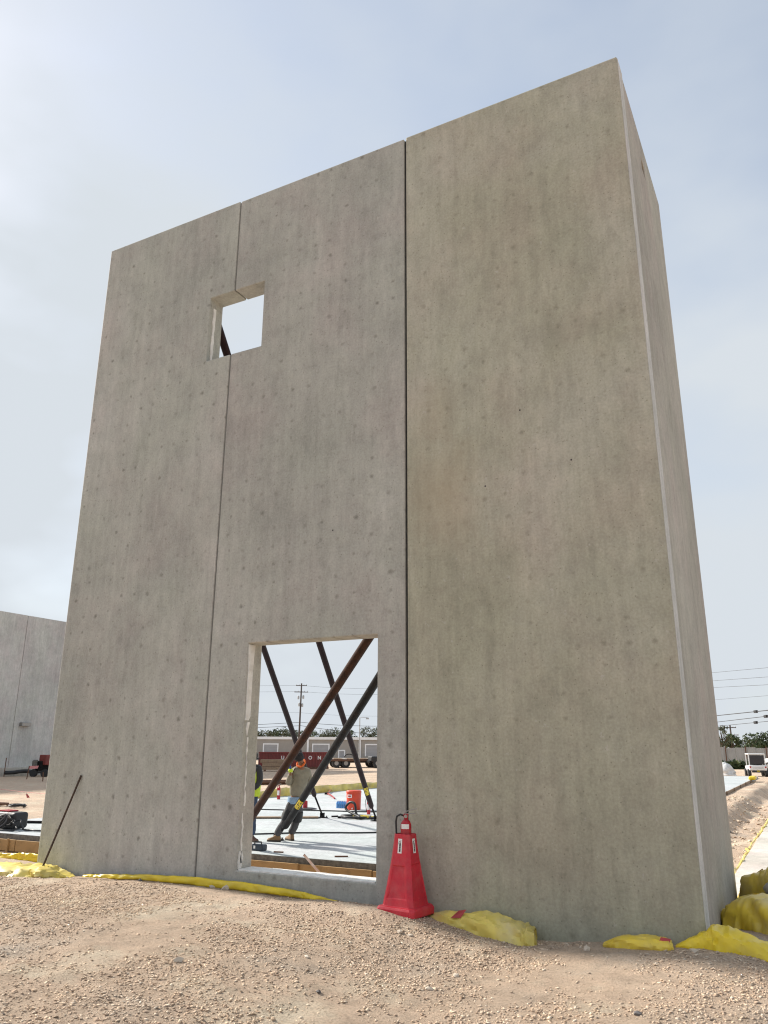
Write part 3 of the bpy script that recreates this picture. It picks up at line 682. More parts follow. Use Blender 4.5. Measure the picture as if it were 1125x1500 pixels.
secs = [(SA-.004,.03,0),(SA,.035,.012),(SA,.035,.062),(SA-.012,.04,.085),(SA-.040,.042,.092)]
for i in range(1, 13):
    q = i / 12; a = .093 + (SA - .040 - .093) * (1 - q) ** 1.25; secs.append((a, .042 - .010 * q, .092 + (STH - .092) * q))
secs += [(.086, .03, STH + .004), (.078, .027, STH - .002), (.076, .025, STH - .2)]
bm = bmesh.new(); rings = [[bm.verts.new(p) for p in octo(*s)] for s in secs]
mains = []
for i in range(len(rings) - 1):
    for k in range(8):
        f = bm.faces.new([rings[i][k], rings[i][(k+1) % 8], rings[i+1][(k+1) % 8], rings[i+1][k]])
        if k in (1, 3, 5, 7) and 5 <= i <= 10: mains.append((k, f))
bm.faces.new(rings[0][::-1]); bm.faces.new(rings[-1])
for k in (1, 3, 5, 7):
    fs = [f for kk, f in mains if kk == k]
    bmesh.ops.inset_region(bm, faces=fs, thickness=.022, depth=0)
    bmesh.ops.inset_region(bm, faces=fs, thickness=.006, depth=-.009)
bmesh.ops.recalc_face_normals(bm, faces=bm.faces)
me = bpy.data.meshes.new('shell'); bm.to_mesh(me); bm.free()
finish('shell', me, M_RED, st, bevel=.006, seg=2)
def sticker(k, parent):
    """white sticker with a small extinguisher picture on face k of the stand"""
    ang = {0: 0, 1: math.pi / 2}[k]
    Mr = Matrix.Rotation(ang, 4, 'Z')
    q = lambda z: (.093 + (SA - .040 - .093) * (1 - (z - .092) / (STH - .092)) ** 1.25)
    P = lambda u, z, o: Mr @ Vector((u, -(q(z) + o), z))
    z0, z1, w = STH - .175, STH - .040, .024
    bb = MB(); zs = [z0 + (z1 - z0) * i / 6 for i in range(7)]
    V = [P(s * w, z, .0015) for z in zs for s in (-1, 1)]
    lb = bb.add(V, [(2*i, 2*i+1, 2*i+3, 2*i+2) for i in range(6)]).build('sticker', M_LABEL, parent, False)
    bb = MB()
    def poly(pts): bb.add([P(u, z0 + (z1 - z0) * h, .0032) for u, h in pts], [tuple(range(len(pts)))])
    poly([(-.007, .10), (.010, .10), (.010, .30), (-.007, .30)]); poly([(-.007, .315), (.010, .315), (.010, .47), (-.007, .47)])
    poly([(-.007, .485), (.010, .485), (.010, .66), (.006, .73), (-.003, .73), (-.007, .66)]); poly([(-.002, .73), (.005, .73), (.005, .80), (-.002, .80)])
    poly([(-.012, .78), (.012, .85), (.012, .88), (-.012, .81)]); poly([(-.012, .80), (-.016, .74), (-.018, .62), (-.0155, .62), (-.0135, .74), (-.010, .79)])
    bb.build('picture', M_PRINT, lb, False)
sticker(0, st); sticker(1, st)
extinguisher((st.location.x + .008, st.location.y, SZ0 + STH - .285), 'red fire extinguisher with a black hose standing in the red stand', 1.0, R(20), lz=(.335, .380))

# ------------------------------------------------------------------ people
def skin_obj(name, pts, edges, m, parent, sub=2, root=0):
    me = bpy.data.meshes.new(name); M = root_inv(top(parent))
    me.from_pydata([tuple(M @ Vector(p[0])) for p in pts], edges, [])
    o = bpy.data.objects.new(name, me); COL.objects.link(o)
    sk = o.modifiers.new('skin', 'SKIN'); sk.use_smooth_shade = True
    for i, (p, r_) in enumerate(pts):
        v = me.skin_vertices[0].data[i]; v.radius = r_ if isinstance(r_, tuple) else (r_, r_); v.use_root = (i == root)
    ss = o.modifiers.new('sub', 'SUBSURF'); ss.levels = sub; ss.render_levels = sub
    bpy.context.view_layer.update()
    ev = o.evaluated_get(bpy.context.evaluated_depsgraph_get()); nm = bpy.data.meshes.new_from_object(ev)
    o.modifiers.clear(); o.data = nm; nm.name = name; nm.materials.clear(); nm.materials.append(m); o.parent = parent
    return o
def boot(name, ank, toe, m, parent):
    """lofted work boot from heel to toe with a sole"""
    a = Vector(ank); t = Vector(toe); zf = SZ + .001; d = (t - a); d.z = 0; d.normalize(); s_ = Vector((-d.y, d.x, 0)); base = Vector((a.x, a.y, zf))
    V = []; F = []; st_ = [(-.085, .030, .09), (-.075, .038, .13), (-.03, .042, .15), (.03, .042, .135), (.08, .046, .095), (.13, .050, .075), (.17, .045, .065), (.195, .028, .045)]
    n = 10
    for (x, w, h) in st_:
        for k in range(n):
            an = math.pi * 2 * k / n; zz = .028 + (h - .028) * max(0, math.sin(an)) ** .7 if math.sin(an) > 0 else .022
            V.append(base + d * x + s_ * w * math.cos(an) + Vector((0, 0, zz)))
    for i in range(len(st_) - 1):
        for k in range(n): F.append((i*n+k, i*n+(k+1) % n, (i+1)*n+(k+1) % n, (i+1)*n+k))
    F.append(tuple(range(n-1, -1, -1))); F.append(tuple((len(st_)-1)*n+k for k in range(n)))
    o = MB().add(V, F).build(name, m, parent, smooth=True, auto=60)
    V = []; 
    for z in (0, .03):
        for (x, w, h) in st_: V.append(base + d * x + s_ * (w + .004) + Vector((0, 0, z)))
        for (x, w, h) in reversed(st_): V.append(base + d * x - s_ * (w + .004) + Vector((0, 0, z)))
    k = len(st_) * 2; F = [tuple(range(k-1, -1, -1)), tuple(range(k, 2*k))] + [(i, (i+1) % k, k+(i+1) % k, k+i) for i in range(k)]
    MB().add(V, F).build('sole', M_SOLE, o)
def hand(wr, tip, up, parent, body_m, name='hand'):
    wr = Vector(wr); d = (Vector(tip) - wr).normalized(); up = Vector(up); up = (up - d * up.dot(d)).normalized(); s_ = d.cross(up)
    P = [(wr, .026), (wr + d * .045, (.038, .018)), (wr + d * .085, (.036, .014))]; E = [(0, 1), (1, 2)]
    for k, (off, ln) in enumerate(((-.026, .058), (-.009, .068), (.009, .064), (.025, .050))):
        b0 = wr + d * .09 + s_ * off; i = len(P)
        P += [(b0, .010), (b0 + d * ln * .5 + up * .008, .009), (b0 + d * ln * .8 + up * .028, .008)]; E += [(2, i), (i, i+1), (i+1, i+2)]
    i = len(P); P += [(wr + d * .045 + s_ * -.042 + up * .01, .011), (wr + d * .085 + s_ * -.052 + up * .03, .009)]; E += [(1, i), (i, i+1)]
    return skin_obj(name, P, E, body_m, parent, 1)
def head(c, fwd, up, parent, m):
    """egg-shaped head with brow, nose, chin and ears, as part of the body mesh"""
    c = Vector(c); f = Vector(fwd).normalized(); u = Vector(up); u = (u - f * u.dot(f)).normalized(); s_ = u.cross(f)
    V = []; F = []; nu, nv = 18, 14
    for i in range(nv + 1):
        ph = math.pi * i / nv
        for k in range(nu):
            th = 2 * math.pi * k / nu
            x = math.sin(ph) * math.cos(th); y = math.sin(ph) * math.sin(th); z = math.cos(ph)
            rx, ry, rz = .098, .076, .118
            if z < 0: rx *= 1 + .25 * z * (x < 0); ry *= 1 + .30 * z
            bump = 0
            if x > .6 and abs(y) < .3: bump = .022 * math.exp(-((z + .18) / .2) ** 2) * math.exp(-(y / .16) ** 2) + .006 * math.exp(-((z - .25) / .1) ** 2) + .008 * math.exp(-((z + .62) / .12) ** 2)
            if abs(y) > .85 and abs(z + .05) < .3 and abs(x) < .3: ry += .018
            V.append(c + f * (x * rx + bump) + s_ * y * ry + u * z * rz)
    for i in range(nv):
        for k in range(nu): F.append((i*nu+k, i*nu+(k+1) % nu, (i+1)*nu+(k+1) % nu, (i+1)*nu+k))
    return V, F
def person(label, J, jacket, trousers, boots, headgear, collar, vest=None, shirt=None, kneepads=False, face=(-1, .2, -.35)):
    pel = Vector(J['pel']); t = thing('person', (pel.x, pel.y, SZ), label, 'person')
    nk = Vector(J['neck']); hd = Vector(J['head'])
    # body: one continuous surface, then clothes over it
    P = [(pel, (.13, .10)), (J['chest'], (.15, .11)), (nk, .055), (hd, .06)]; E = [(0, 1), (1, 2), (2, 3)]
    for s in ('l', 'r'):
        i = len(P); P += [(J[s+'sh'], .055), (J[s+'el'], .042), (J[s+'wr'], .030)]; E += [(1, i), (i, i+1), (i+1, i+2)]
        i = len(P); P += [(J[s+'hip'], .085), (J[s+'kn'], .060), (J[s+'an'], .042)]; E += [(0, i), (i, i+1), (i+1, i+2)]
    body = skin_obj('body', P, E, M_SKIN, t)
    V, F = head(hd, face, (hd - nk) + Vector((0, 0, .05)), t, M_SKIN)
    MB().add(V, F).build('head', M_SKIN, body, smooth=True)
    mid = Vector(J['chest']).lerp(pel, .55)
    P = [(mid.lerp(pel, .75), (.190, .145)), (mid, (.185, .145)), (J['chest'], (.205, .150)), (nk.lerp(Vector(J['chest']), .22), (.085, .08))]; E = [(0, 1), (1, 2), (2, 3)]
    for s in ('l', 'r'):
        i = len(P); P += [(J[s+'sh'], .088), (Vector(J[s+'sh']).lerp(Vector(J[s+'el']), .5), .078), (J[s+'el'], .070), (Vector(J[s+'el']).lerp(Vector(J[s+'wr']), .85), .050)]
        E += [(2, i), (i, i+1), (i+1, i+2), (i+2, i+3)]
    jk = skin_obj('jacket', P, E, jacket, t)
    for v in jk.data.vertices:
        n_ = mnoise.noise(v.co * 7) * .012 + mnoise.noise(v.co * 16) * .007; v.co += v.normal * n_
    P = [(pel + Vector((0, 0, .06)), (.150, .12)), (pel - Vector((0, 0, .02)), (.15, .125))]; E = [(0, 1)]
    for s in ('l', 'r'):
        hp, kn, an = (Vector(J[s+k]) for k in ('hip', 'kn', 'an'))
        i = len(P); P += [(hp, .105), (hp.lerp(kn, .5), .098), (kn, .082), (kn.lerp(an, .5), .080), (an.lerp(kn, -.06), .070)]
        E += [(1, i)] + [(i+q, i+q+1) for q in range(4)]
    tr = skin_obj('trousers', P, E, trousers, t)
    for v in tr.data.vertices:
        n_ = mnoise.noise(v.co * 8) * .012 + mnoise.noise(v.co * 19) * .006; v.co += v.normal * n_
    if shirt: 
        q = mid.lerp(pel, 1.05); MB().lathe([(.155, -.06), (.165, 0), (.16, .07)], (q.x, q.y, q.z), 20).build('shirt_tail', shirt, t, smooth=True, auto=50)
    if kneepads:
        for s in ('l', 'r'):
            kn = Vector(J[s+'kn']); hp = Vector(J[s+'hip'])
            MB().tube([kn + (hp - kn) * .55, kn + (hp - kn) * .3, kn + (hp - kn) * .02], [.112, .118, .108], 12).build('knee_pad', M_BLACK, t, smooth=True, auto=50)
    for s in ('l', 'r'): boot('boot', J[s+'an'], J[s+'toe'], boots, t)
    u = (hd - nk).normalized()
    cp = MB(); prof = [(.104, -.02), (.108, .03), (.100, .075), (.07, .112), (.03, .127), (.004, .130)]
    V, F = [], []; f = Vector(face); f = (f - u * f.dot(u)).normalized(); s_ = u.cross(f); n = 18
    for (r_, z) in prof:
        for k in range(n): V.append(hd + u * z + (f * math.cos(2*math.pi*k/n) * r_ * 1.02 + s_ * math.sin(2*math.pi*k/n) * r_ * .86))
    for i in range(len(prof)-1):
        for k in range(n): F.append((i*n+k, i*n+(k+1) % n, (i+1)*n+(k+1) % n, (i+1)*n+k))
    F.append(tuple((len(prof)-1)*n+k for k in range(n)))
    cp.add(V, F)
    cp.obox(hd + f * .13 + u * .0, f * .045, s_ * .06, u * .006)
    cp.build('cap', headgear, t, smooth=True, auto=50)
    if collar:
        c0 = nk + u * .0; ringp = [c0 + (f * math.cos(a_) * .088 + s_ * math.sin(a_) * .085) + u * (.018 * math.cos(a_ + 2)) for a_ in [2*math.pi*k/16 for k in range(17)]]
        MB().tube(ringp, .021, 8).build('collar', collar, t, smooth=True)
    if vest:
        c = Vector(J['chest']); MB().lathe([(.20, -.42), (.205, -.30), (.215, -.1), (.21, .06), (.16, .14)], (c.x, c.y, c.z), 24, cap=False).build('vest', vest, t, smooth=True)
        for dx in (-.12, .12):
            MB().tube([(c.x + dx, c.y - .20, c.z - .40), (c.x + dx, c.y - .215, c.z - .1), (c.x + dx * .9, c.y - .16, c.z + .12)], .022, 6).build('reflective_band', M_ORST, t)
    return t, body
A = lambda px, py, y: at(px, py, y=y)
J = dict(pel=A(433, 1172, 6.15), chest=A(440, 1139, 6.15), neck=A(441, 1118, 6.12), head=A(438, 1110, 6.02),
         lsh=A(430, 1130, 6.02), lel=A(422.5, 1150, 5.95), lwr=A(426, 1131, 5.82), rsh=A(451, 1131, 6.28), rel=A(454, 1150, 6.42), rwr=A(442, 1145, 6.50),
         lhip=A(428, 1176, 6.10), lkn=A(418, 1203, 6.0), lan=A(405, 1230, 5.98), ltoe=A(391, 1233, 5.93),
         rhip=A(438, 1176, 6.22), rkn=A(434, 1203, 6.28), ran=A(426, 1229, 6.30), rtoe=A(417, 1231, 6.42))
J['lan'].z = SZ + .13; J['ran'].z = SZ + .13
wA, bA = person('worker in a tan jacket with an orange hood leaning on the black brace', J, M_TAN, M_TROU, M_BOOT, M_HAIR, M_ORCL, shirt=M_SHIRT, kneepads=True, face=(-.75, .5, -.55))
hand(J['lwr'], Vector(J['lwr']) + Vector((-.02, -.03, .2)), (-1, 0, 0), bA, M_GLOVE); hand(J['rwr'], Vector(J['rwr']) + Vector((-.2, .05, .05)), (0, -1, 0), bA, M_SKIN)
MB().tube([Vector(J['lwr']) + Vector((0, 0, .0)), Vector(J['lwr']) + Vector((-.005, -.01, .06))], .046, 10).build('cuff', M_HIVIS, wA, smooth=True)
B0 = Vector((-10.37, 5.72, 0)); bz = lambda dx, dy, z: Vector((B0.x + dx, B0.y + dy, SZ + z))
J2 = dict(pel=bz(0, 0, .93), chest=bz(0, 0, 1.28), neck=bz(0, 0, 1.50), head=bz(.02, 0, 1.62), lsh=bz(-.19, 0, 1.40), lel=bz(-.25, .05, 1.12), lwr=bz(-.20, -.12, .92),
          rsh=bz(.19, 0, 1.40), rel=bz(.24, -.02, 1.12), rwr=bz(.18, -.2, .98), lhip=bz(-.09, 0, .90), lkn=bz(-.10, 0, .48), lan=bz(-.10, .02, .13), ltoe=bz(-.02, -.2, 0),
          rhip=bz(.09, 0, .90), rkn=bz(.10, -.02, .48), ran=bz(.09, 0, .13), rtoe=bz(.28, -.05, 0))
wB, bB = person('worker in a lime vest and jeans half hidden by the left door jamb', J2, M_BLACK, M_JEAN, M_BOOTB, M_HAIR, None, vest=M_HIVIS, face=(.9, -.4, -.2))
hand(J2['rwr'], Vector(J2['rwr']) + Vector((.02, -.15, .0)), (0, 0, -1), bB, M_SKIN); hand(J2['lwr'], Vector(J2['lwr']) + Vector((.1, -.12, -.02)), (0, 0, -1), bB, M_SKIN)

# ------------------------------------------------------------------ things on the slab
def on(px, py): return at(px, py, z=SZ)
c = on(379, 1246); t = thing('tool_case', c, 'navy tool case on the slab edge by the left door jamb', 'tool case')
MB().box((c.x - .17, c.y - .07, SZ), (c.x + .13, c.y + .09, SZ + .11)).build('case_body', M_NAVY, t, bevel=.025, seg=3)
MB().tube([(c.x - .10, c.y, SZ + .11), (c.x - .09, c.y, SZ + .15), (c.x + .05, c.y, SZ + .15), (c.x + .06, c.y, SZ + .11)], .012, 8).build('handle', M_BLACK, t)
MB().box((c.x - .07, c.y - .074, SZ + .04), (c.x - .03, c.y - .0705, SZ + .09)).build('latch', M_LABEL, t)
c = on(518, 1186); t = thing('drink_cooler', c, 'tall orange drink cooler with a white label on the slab', 'cooler', rz=R(20))
MB().lathe([(.20, 0), (.215, .02), (.225, .46), (.222, .47)], n=24).build('tank', M_ORANGE, t, False, smooth=True, auto=40)
MB().lathe([(.232, .47), (.235, .53), (.21, .555), (.05, .56)], n=24).build('lid', M_ORANGE, t, False, smooth=True, auto=40)
b = MB(); V = []
for k in range(7):
    an = R(-90 - 48 + k * 7)
    V += [(.2265*math.cos(an), .2265*math.sin(an), .35), (.2265*math.cos(an), .2265*math.sin(an), .44)]
lb = b.add(V, [(2*i, 2*i+2, 2*i+3, 2*i+1) for i in range(6)]).build('label', M_LABEL, t, False)
b = MB(); V = []
for k in range(5):
    an = R(-90 - 41 + k * 7); V += [(.2282*math.cos(an), .2282*math.sin(an), .375), (.2282*math.cos(an), .2282*math.sin(an), .415)]
b.add(V, [(2*i, 2*i+2, 2*i+3, 2*i+1) for i in range(4)]).build('label_print', M_REDX, lb, False)
MB().tube([(0, -.225, .06), (0, -.27, .06), (0, -.275, .03)], .014, 8).build('spigot', M_LABEL, t, False)
c = on(500, 1184); k = 0
for i in range(5):
    for j in range(3):
        p = Vector((c.x - .16 + i * .075, c.y + .02 + j * .075, SZ)); k += 1
        bo = thing('water_bottle', p, 'small clear blue water bottle in the pack left of the orange cooler', 'bottle', 'pack of water bottles by the cooler')
        MB().lathe([(.03, 0), (.034, .01), (.034, .06), (.031, .08), (.034, .10), (.034, .15), (.015, .185), (.013, .20)], n=10).build('bottle_body', M_BLUE, bo, False, smooth=True, auto=50)
        MB().lathe([(.015, .20), (.015, .215)], n=8).build('cap', M_LABEL, bo, False)
c = on(480, 1164); t = thing('bolt_cutter', c, 'red long-handled bolt cutter lying open on the slab', 'bolt cutter')
g = on(490, 1171); g2 = on(486, 1159); z_ = Vector((0, 0, .04))
MB().tube([c + z_, c.lerp(g, .6) + z_ * 1.5, g + z_], .028, 7).build('handle', M_REDX, t); MB().tube([c + z_, c.lerp(g2, .6) + z_ * 2, g2 + z_ * 1.2], .028, 7).build('handle', M_REDX, t)
MB().box((c.x - .12, c.y - .05, SZ), (c.x + .05, c.y + .05, SZ + .08)).build('jaws', M_STEELB, t, bevel=.01)
p = on(408, 1171); extinguisher(p, 'red fire extinguisher standing alone on the slab left of the tan-jacketed worker', 1.02, R(-20))
p = on(540, 1193); extinguisher(p, 'red fire extinguisher behind the foot of the right-hand brace', .9, R(10))
p = on(447, 1185); t = thing('weighted_base', p, 'red post on a black round base behind the sticker brace', 'base')
MB().lathe([(.075, .03), (.07, .22), (.05, .24)], (p.x, p.y, SZ), 14).build('post', M_REDX, t, smooth=True, auto=40); MB().lathe([(.27, 0), (.27, .02), (.16, .04)], (p.x + .1, p.y, SZ), 20).build('base', M_BLACK, t, smooth=True, auto=40)
# cords
def cord(pts, r, label, m=M_BLACK, n=60, wob=.06, seed=0, name='power_cord', cat='cord'):
    pts = [Vector(p) for p in pts]; k = len(pts); out = []
    for i in range(n):
        t = i / (n - 1) * (k - 1); j = min(int(t), k - 2); q = t - j; p0 = pts[max(j-1, 0)]; p1_ = pts[j]; p2_ = pts[j+1]; p3_ = pts[min(j+2, k-1)]
        pt = .5 * ((2*p1_) + (p2_ - p0) * q + (2*p0 - 5*p1_ + 4*p2_ - p3_) * q*q + (3*p1_ - p0 - 3*p2_ + p3_) * q**3)
        pt += Vector((mnoise.noise(Vector((i*.21, seed, 0))), mnoise.noise(Vector((i*.21, seed, 9))), 0)) * wob
        out.append(pt)
    o = MB().tube(out, r, 6).build(name, m, smooth=True); return tag(o, label, cat)
cz = Vector((0, 0, .018))
cord([on(330, 1184) + cz, on(400, 1187) + cz, on(460, 1188) + cz, on(552, 1190) + cz, on(640, 1186) + cz], .018, 'black cord crossing the slab level with the worker\'s knees', seed=1)
cord([on(300, 1226) + cz, on(375, 1223) + cz, on(450, 1221) + cz, on(552, 1220.5) + cz, on(660, 1214) + cz], .017, 'thick black cord crossing the slab just behind the worker\'s boots', seed=2)
# coil of hose on the slab
c = on(517, 1199)
pts = []
for i in range(44):
    a_ = i / 43 * 2 * math.pi * 1.85; pts.append((c.x + .42 * math.cos(a_) + .1, c.y + .30 * math.sin(a_), SZ + .04 + .02 * (i / 43)))
pts += [(c.x - .25, c.y + .05, SZ + .22), (c.x - .12, c.y + .02, SZ + .40), (c.x + .06, c.y, SZ + .36), (c.x + .12, c.y - .03, SZ + .12), (c.x + .35, c.y - .1, SZ + .05), (c.x + .8, c.y - .05, SZ + .05)]
cord(pts, .034, 'black hose coil with one raised loop beside the cooler', n=150, wob=.02, seed=5, name='hose_coil', cat='hose')
pts = [(c.x + .30 + .26 * math.cos(a_ * .55) * (1 + .2 * math.sin(a_)), c.y + .18 * math.sin(a_ * .55), SZ + .05 + .012 * (a_ % 2)) for a_ in range(24)]
cord(pts, .022, 'tangled yellow cord inside the black hose coil', M_YLAB, 100, .03, 8)
t_ = on(392, 1200)
pl = MB().obox(on(415, 1199) + Vector((0, 0, .03)), (.78, .5, 0), (-.045, .07, 0), (0, 0, .02)).build('plank', M_WOOD2, bevel=.004); tag(pl, 'thin plank lying on the slab behind the tan-jacketed worker', 'plank')
o = MB().obox(on(408, 1249) + Vector((0, 0, .012)), (.09, .02, 0), (-.004, .015, 0), (0, 0, .01)).build('wood_scrap', M_STAKE); tag(o, 'short dark stick on the slab edge near the tool case', 'stick')
o = MB().obox(on(500, 1255.5) + Vector((0, 0, .012)), (.10, .06, 0), (-.008, .015, 0), (0, 0, .01)).build('wood_scrap', M_STAKE); tag(o, 'short dark stick on the slab edge right of the leaning stake', 'stick')
c = at(475, 1198, z=SZ)
o = MB().tube([c + Vector((.2, .05, .04)), c + Vector((.38, .08, .05))], .025, 6).lathe([(.05, 0), (.05, .05)], (c.x + .42, c.y + .09, SZ), 10).build('brace_clamp', M_STEELB); tag(o, 'small steel clamp lying beside the maroon brace foot', 'clamp')

# machine and coiled cables at the left edge of the slab
c = on(6, 1216); t = thing('welding_machine', c, 'black welding machine heaped with coiled cables on the slab left of the wall', 'machine')
MB().box((c.x - .55, c.y + .05, SZ + .02), (c.x + .22, c.y + .45, SZ + .37)).build('housing', M_BLACK, t, bevel=.07, seg=4)
MB().box((c.x - .4, c.y + .045, SZ + .25), (c.x + .1, c.y + .052, SZ + .30)).build('front_plate', M_STEEL, t)
for k in range(5):
    pts = [(c.x - .15 + (.24 + .02*k) * math.cos(a_) + .03*math.sin(k), c.y - .05 - .02*k, SZ + .17 + (.135 + .010*k) * math.sin(a_ + .3*k)) for a_ in [2*math.pi*i/28 for i in range(29)]]
    MB().tube(pts, .016, 6).build('cable_coil', M_BLACK if k % 2 else mat('grey cable', (.10, .10, .11), .6), t, smooth=True)
MB().box((c.x - .45, c.y + .15, SZ + .371), (c.x - .1, c.y + .4, SZ + .40)).build('red_lid', M_REDX, t, bevel=.01)
cord([c + Vector((.1, -.05, .1)), c + Vector((.35, .1, .22)), c + Vector((.55, .05, .05)), c + Vector((.9, .1, .03)), c + Vector((1.6, .2, .03)), c + Vector((2.6, .3, .03))], .022, 'black cable running from the welding machine along the slab', seed=3)
cord([c + Vector((.1, .0, .3)), c + Vector((.3, .0, .18)), c + Vector((.5, -.1, .04)), c + Vector((.2, -.15, .03)), c + Vector((-.6, -.12, .03))], .018, 'short loop of black cable in front of the welding machine', seed=6)
o = MB().obox(on(52, 1206) + Vector((0, 0, .03)), (.2, .08, 0), (-.03, .05, 0), (0, 0, .025)).build('metal_plate', M_STEELB); tag(o, 'small dark steel plate on the slab against the left edge of the wall', 'plate')

# ------------------------------------------------------------------ yard left
GY0 = -.25
def gr(px, py): 
    p = at(px, py, z=GY0); p.z = H(p.x, p.y); return p
fb = thing('concrete_building', (-46, 20, -.1), 'long pale concrete building at the far left', 'building')
ys = [-24, -14.5, -5, 5, 14.8, 27.25, 39.5, 51.6]
for i in range(7):
    panel('wall_panel', M_FARB, fb, 'y', ys[i] + .02, ys[i+1] - .02, -.6, 10.07, -46.3, -46.0 + (.0 if i % 2 else .006), bevel=.02)
panel('end_wall_panel', M_FARB, fb, 'x', -58, -46.02, -.6, 10.06, 51.62, 51.92, bevel=.02)
q = at(35, 1061, x=-46)
MB().box((-46, q.y - .35, q.z - .12), (-45.7, q.y + .35, q.z + .12)).build('wall_lamp', M_STEEL, fb, bevel=.02)
MB().box((-46.0, 14, -.3), (-45.5, 29.2, .28)).build('plinth', M_FOOT, fb)
def stake(px, py, ph, label, tape=False, m=M_STAKE, lean=.0):
    p = gr(px, py)
    if p.x < -45.2: p = at(px, py, x=-45.2); p.z = H(p.x, p.y)
    q = at(px + lean, py - ph, d=math.hypot(p.x, p.y + 8)); t = thing('survey_stake', p, label, 'stake', 'survey stakes in the yard')
    MB().tube([p, q], .035, 4).build('post', m, t)
    if tape:
        MB().add([q, q + Vector((.5, .25, .02)), q + Vector((.45, .22, -.14)), q + Vector((0, 0, -.16))], [(0, 1, 2, 3)]).build('ribbon', mat('pink ribbon', (.75, .30, .30), .6), t)
stake(6.5, 1131, 21, 'thin dark stake against the far concrete building, leftmost', lean=3)
stake(39, 1142, 20, 'dark stake with a pink ribbon in front of the far building', True, lean=4)
stake(62.5, 1145, 14, 'dark stake beside the left edge of the wall, below the red compressor', lean=1)
p = at(61, 1134, x=-43.5); p.z = H(p.x, p.y); t = thing('compressor', p, 'red and grey compressor in front of the far building beside the wall edge', 'machine')
MB().box((p.x - .28, p.y - .4, p.z + .35), (p.x + .35, p.y + .5, p.z + .95)).build('engine', M_STEELB, t, bevel=.08)
MB().box((p.x - .05, p.y - .3, p.z + .7), (p.x + .6, p.y + .5, p.z + 1.32)).build('hood', M_DUMP, t, bevel=.05)
MB().disc((p.x - .2, p.y - .45, p.z + .22), (.4, -1, 0), .24, .16, 16).build('wheel', M_BLACK, t); MB().disc((p.x + .5, p.y - .2, p.z + .22), (.4, -1, 0), .24, .16, 16).build('wheel', M_BLACK, t)
MB().lathe([(.16, 0), (.18, .1), (.18, .45), (.1, .52)], (p.x - .2, p.y - .42, p.z + .5), 14).build('tank', M_RAW, t, smooth=True, auto=40)
cord([at(8, 1132, x=-45.2), at(20, 1131.5, x=-45), at(35, 1129.5, x=-45), at(50, 1130.5, x=-45), at(66, 1130, x=-45), at(120, 1130, x=-45)], .13, 'thick black drain pipe along the foot of the far building', n=40, wob=.1, name='drain_pipe', cat='pipe')
p = gr(41, 1168); t = thing('marker_flag', p, 'small red marker flag on a wire in the yard left of the wall', 'flag')
q = p + Vector((-.08, 0, .16))
MB().tube([p, p + Vector((-.1, -.03, .2))], .006, 5).build('wire', M_STEEL, t); MB().add([q, q + Vector((.16, .02, -.14)), q + Vector((.02, .0, -.16)), q + Vector((-.06, 0, -.02))], [(0, 1, 2, 3)]).build('flag', M_REDX, t)
cord([gr(-20, 1158) + Vector((0, 0, .12)), gr(38, 1163) + Vector((0, 0, .10)), gr(80, 1167) + Vector((0, 0, .1))], .008, 'thin pink string line stretched over the yard past the marker flag', mat('pink string', (.75, .28, .25), .7), n=30, wob=0, name='string_line', cat='string')
for k, (px, py, w) in enumerate(((25, 1183, .26), (3, 1181, .2))):
    p = gr(px, py); pts = [p + Vector((w * math.cos(a_ * 1.1) * (1.2 - .03*a_), w * .8 * math.sin(a_ * 1.1), .04 + .05 * abs(math.sin(a_ * .7)))) for a_ in range(22)]
    cord(pts, .026, ('heap of tangled dark rigging straps on the dirt left of the wall', 'small dark strap heap on the dirt at the left edge of the view')[k], M_STAKE if k else M_BLACK, 90, .08, k + 20, 'rigging_strap', 'strap')

# ------------------------------------------------------------------ yard seen through the doorway
dl = at(379, 1127.5, z=-.28); dr = at(481, 1127.5, z=-.28)
ang = math.atan2(dr.y - dl.y, dr.x - dl.x); LEN = (dr - dl).length
dz = H(dl.x, dl.y)
t = thing('roll_off_dumpster', (dl.x, dl.y, dz), 'long red roll-off dumpster with white letters seen through the doorway', 'dumpster', rz=ang)
HT = 1.38
def lb(m_, *boxes):
    for a_, b_ in boxes: m_.box(a_, b_)
    return m_
lb(MB(), ((0, 0, .15), (LEN, .06, HT)), ((0, 2.3, .15), (LEN, 2.36, HT)), ((0, .06, .15), (.06, 2.3, HT)), ((LEN-.06, .06, .15), (LEN, 2.3, HT)), ((0.06, .06, .15), (LEN-.06, 2.3, .2))).build('box', M_DUMP, t, False)
for i in range(25):
    x = .12 + i * (LEN - .24) / 24
    MB().box((x - .045, -.055, .2), (x + .045, -.002, HT - .10)).build('rib', M_DUMP, t, False)
MB().box((-.03, -.075, HT - .10), (LEN + .03, .0, HT + .02)).build('top_rail', M_DUMP, t, False, bevel=.01)
MB().box((-.02, -.05, .0), (LEN + .02, .3, .148)).build('skid_rail', M_STAKE, t, False)
for k, ch in enumerate('UNION'):
    cu = bpy.data.curves.new('letter', 'FONT'); cu.body = ch; cu.size = .40; cu.extrude = .006; cu.offset = .012; cu.align_x = 'CENTER'
    to = bpy.data.objects.new('letter_tmp', cu); COL.objects.link(to); bpy.context.view_layer.update()
    nm = bpy.data.meshes.new_from_object(to.evaluated_get(bpy.context.evaluated_depsgraph_get())); bpy.data.objects.remove(to)
    xx = LEN * (34 + k * 13.5) / 102
    pl_ = MB().box((xx - .20, -.062, .72), (xx + .20, -.058, 1.14)).build('letter_plate', M_DUMP, t, False)
    nm.transform(Matrix.Translation((xx, -.071, .79)) @ Matrix.Rotation(R(90), 4, 'X'))
    finish('letter', nm, M_LABEL, pl_)
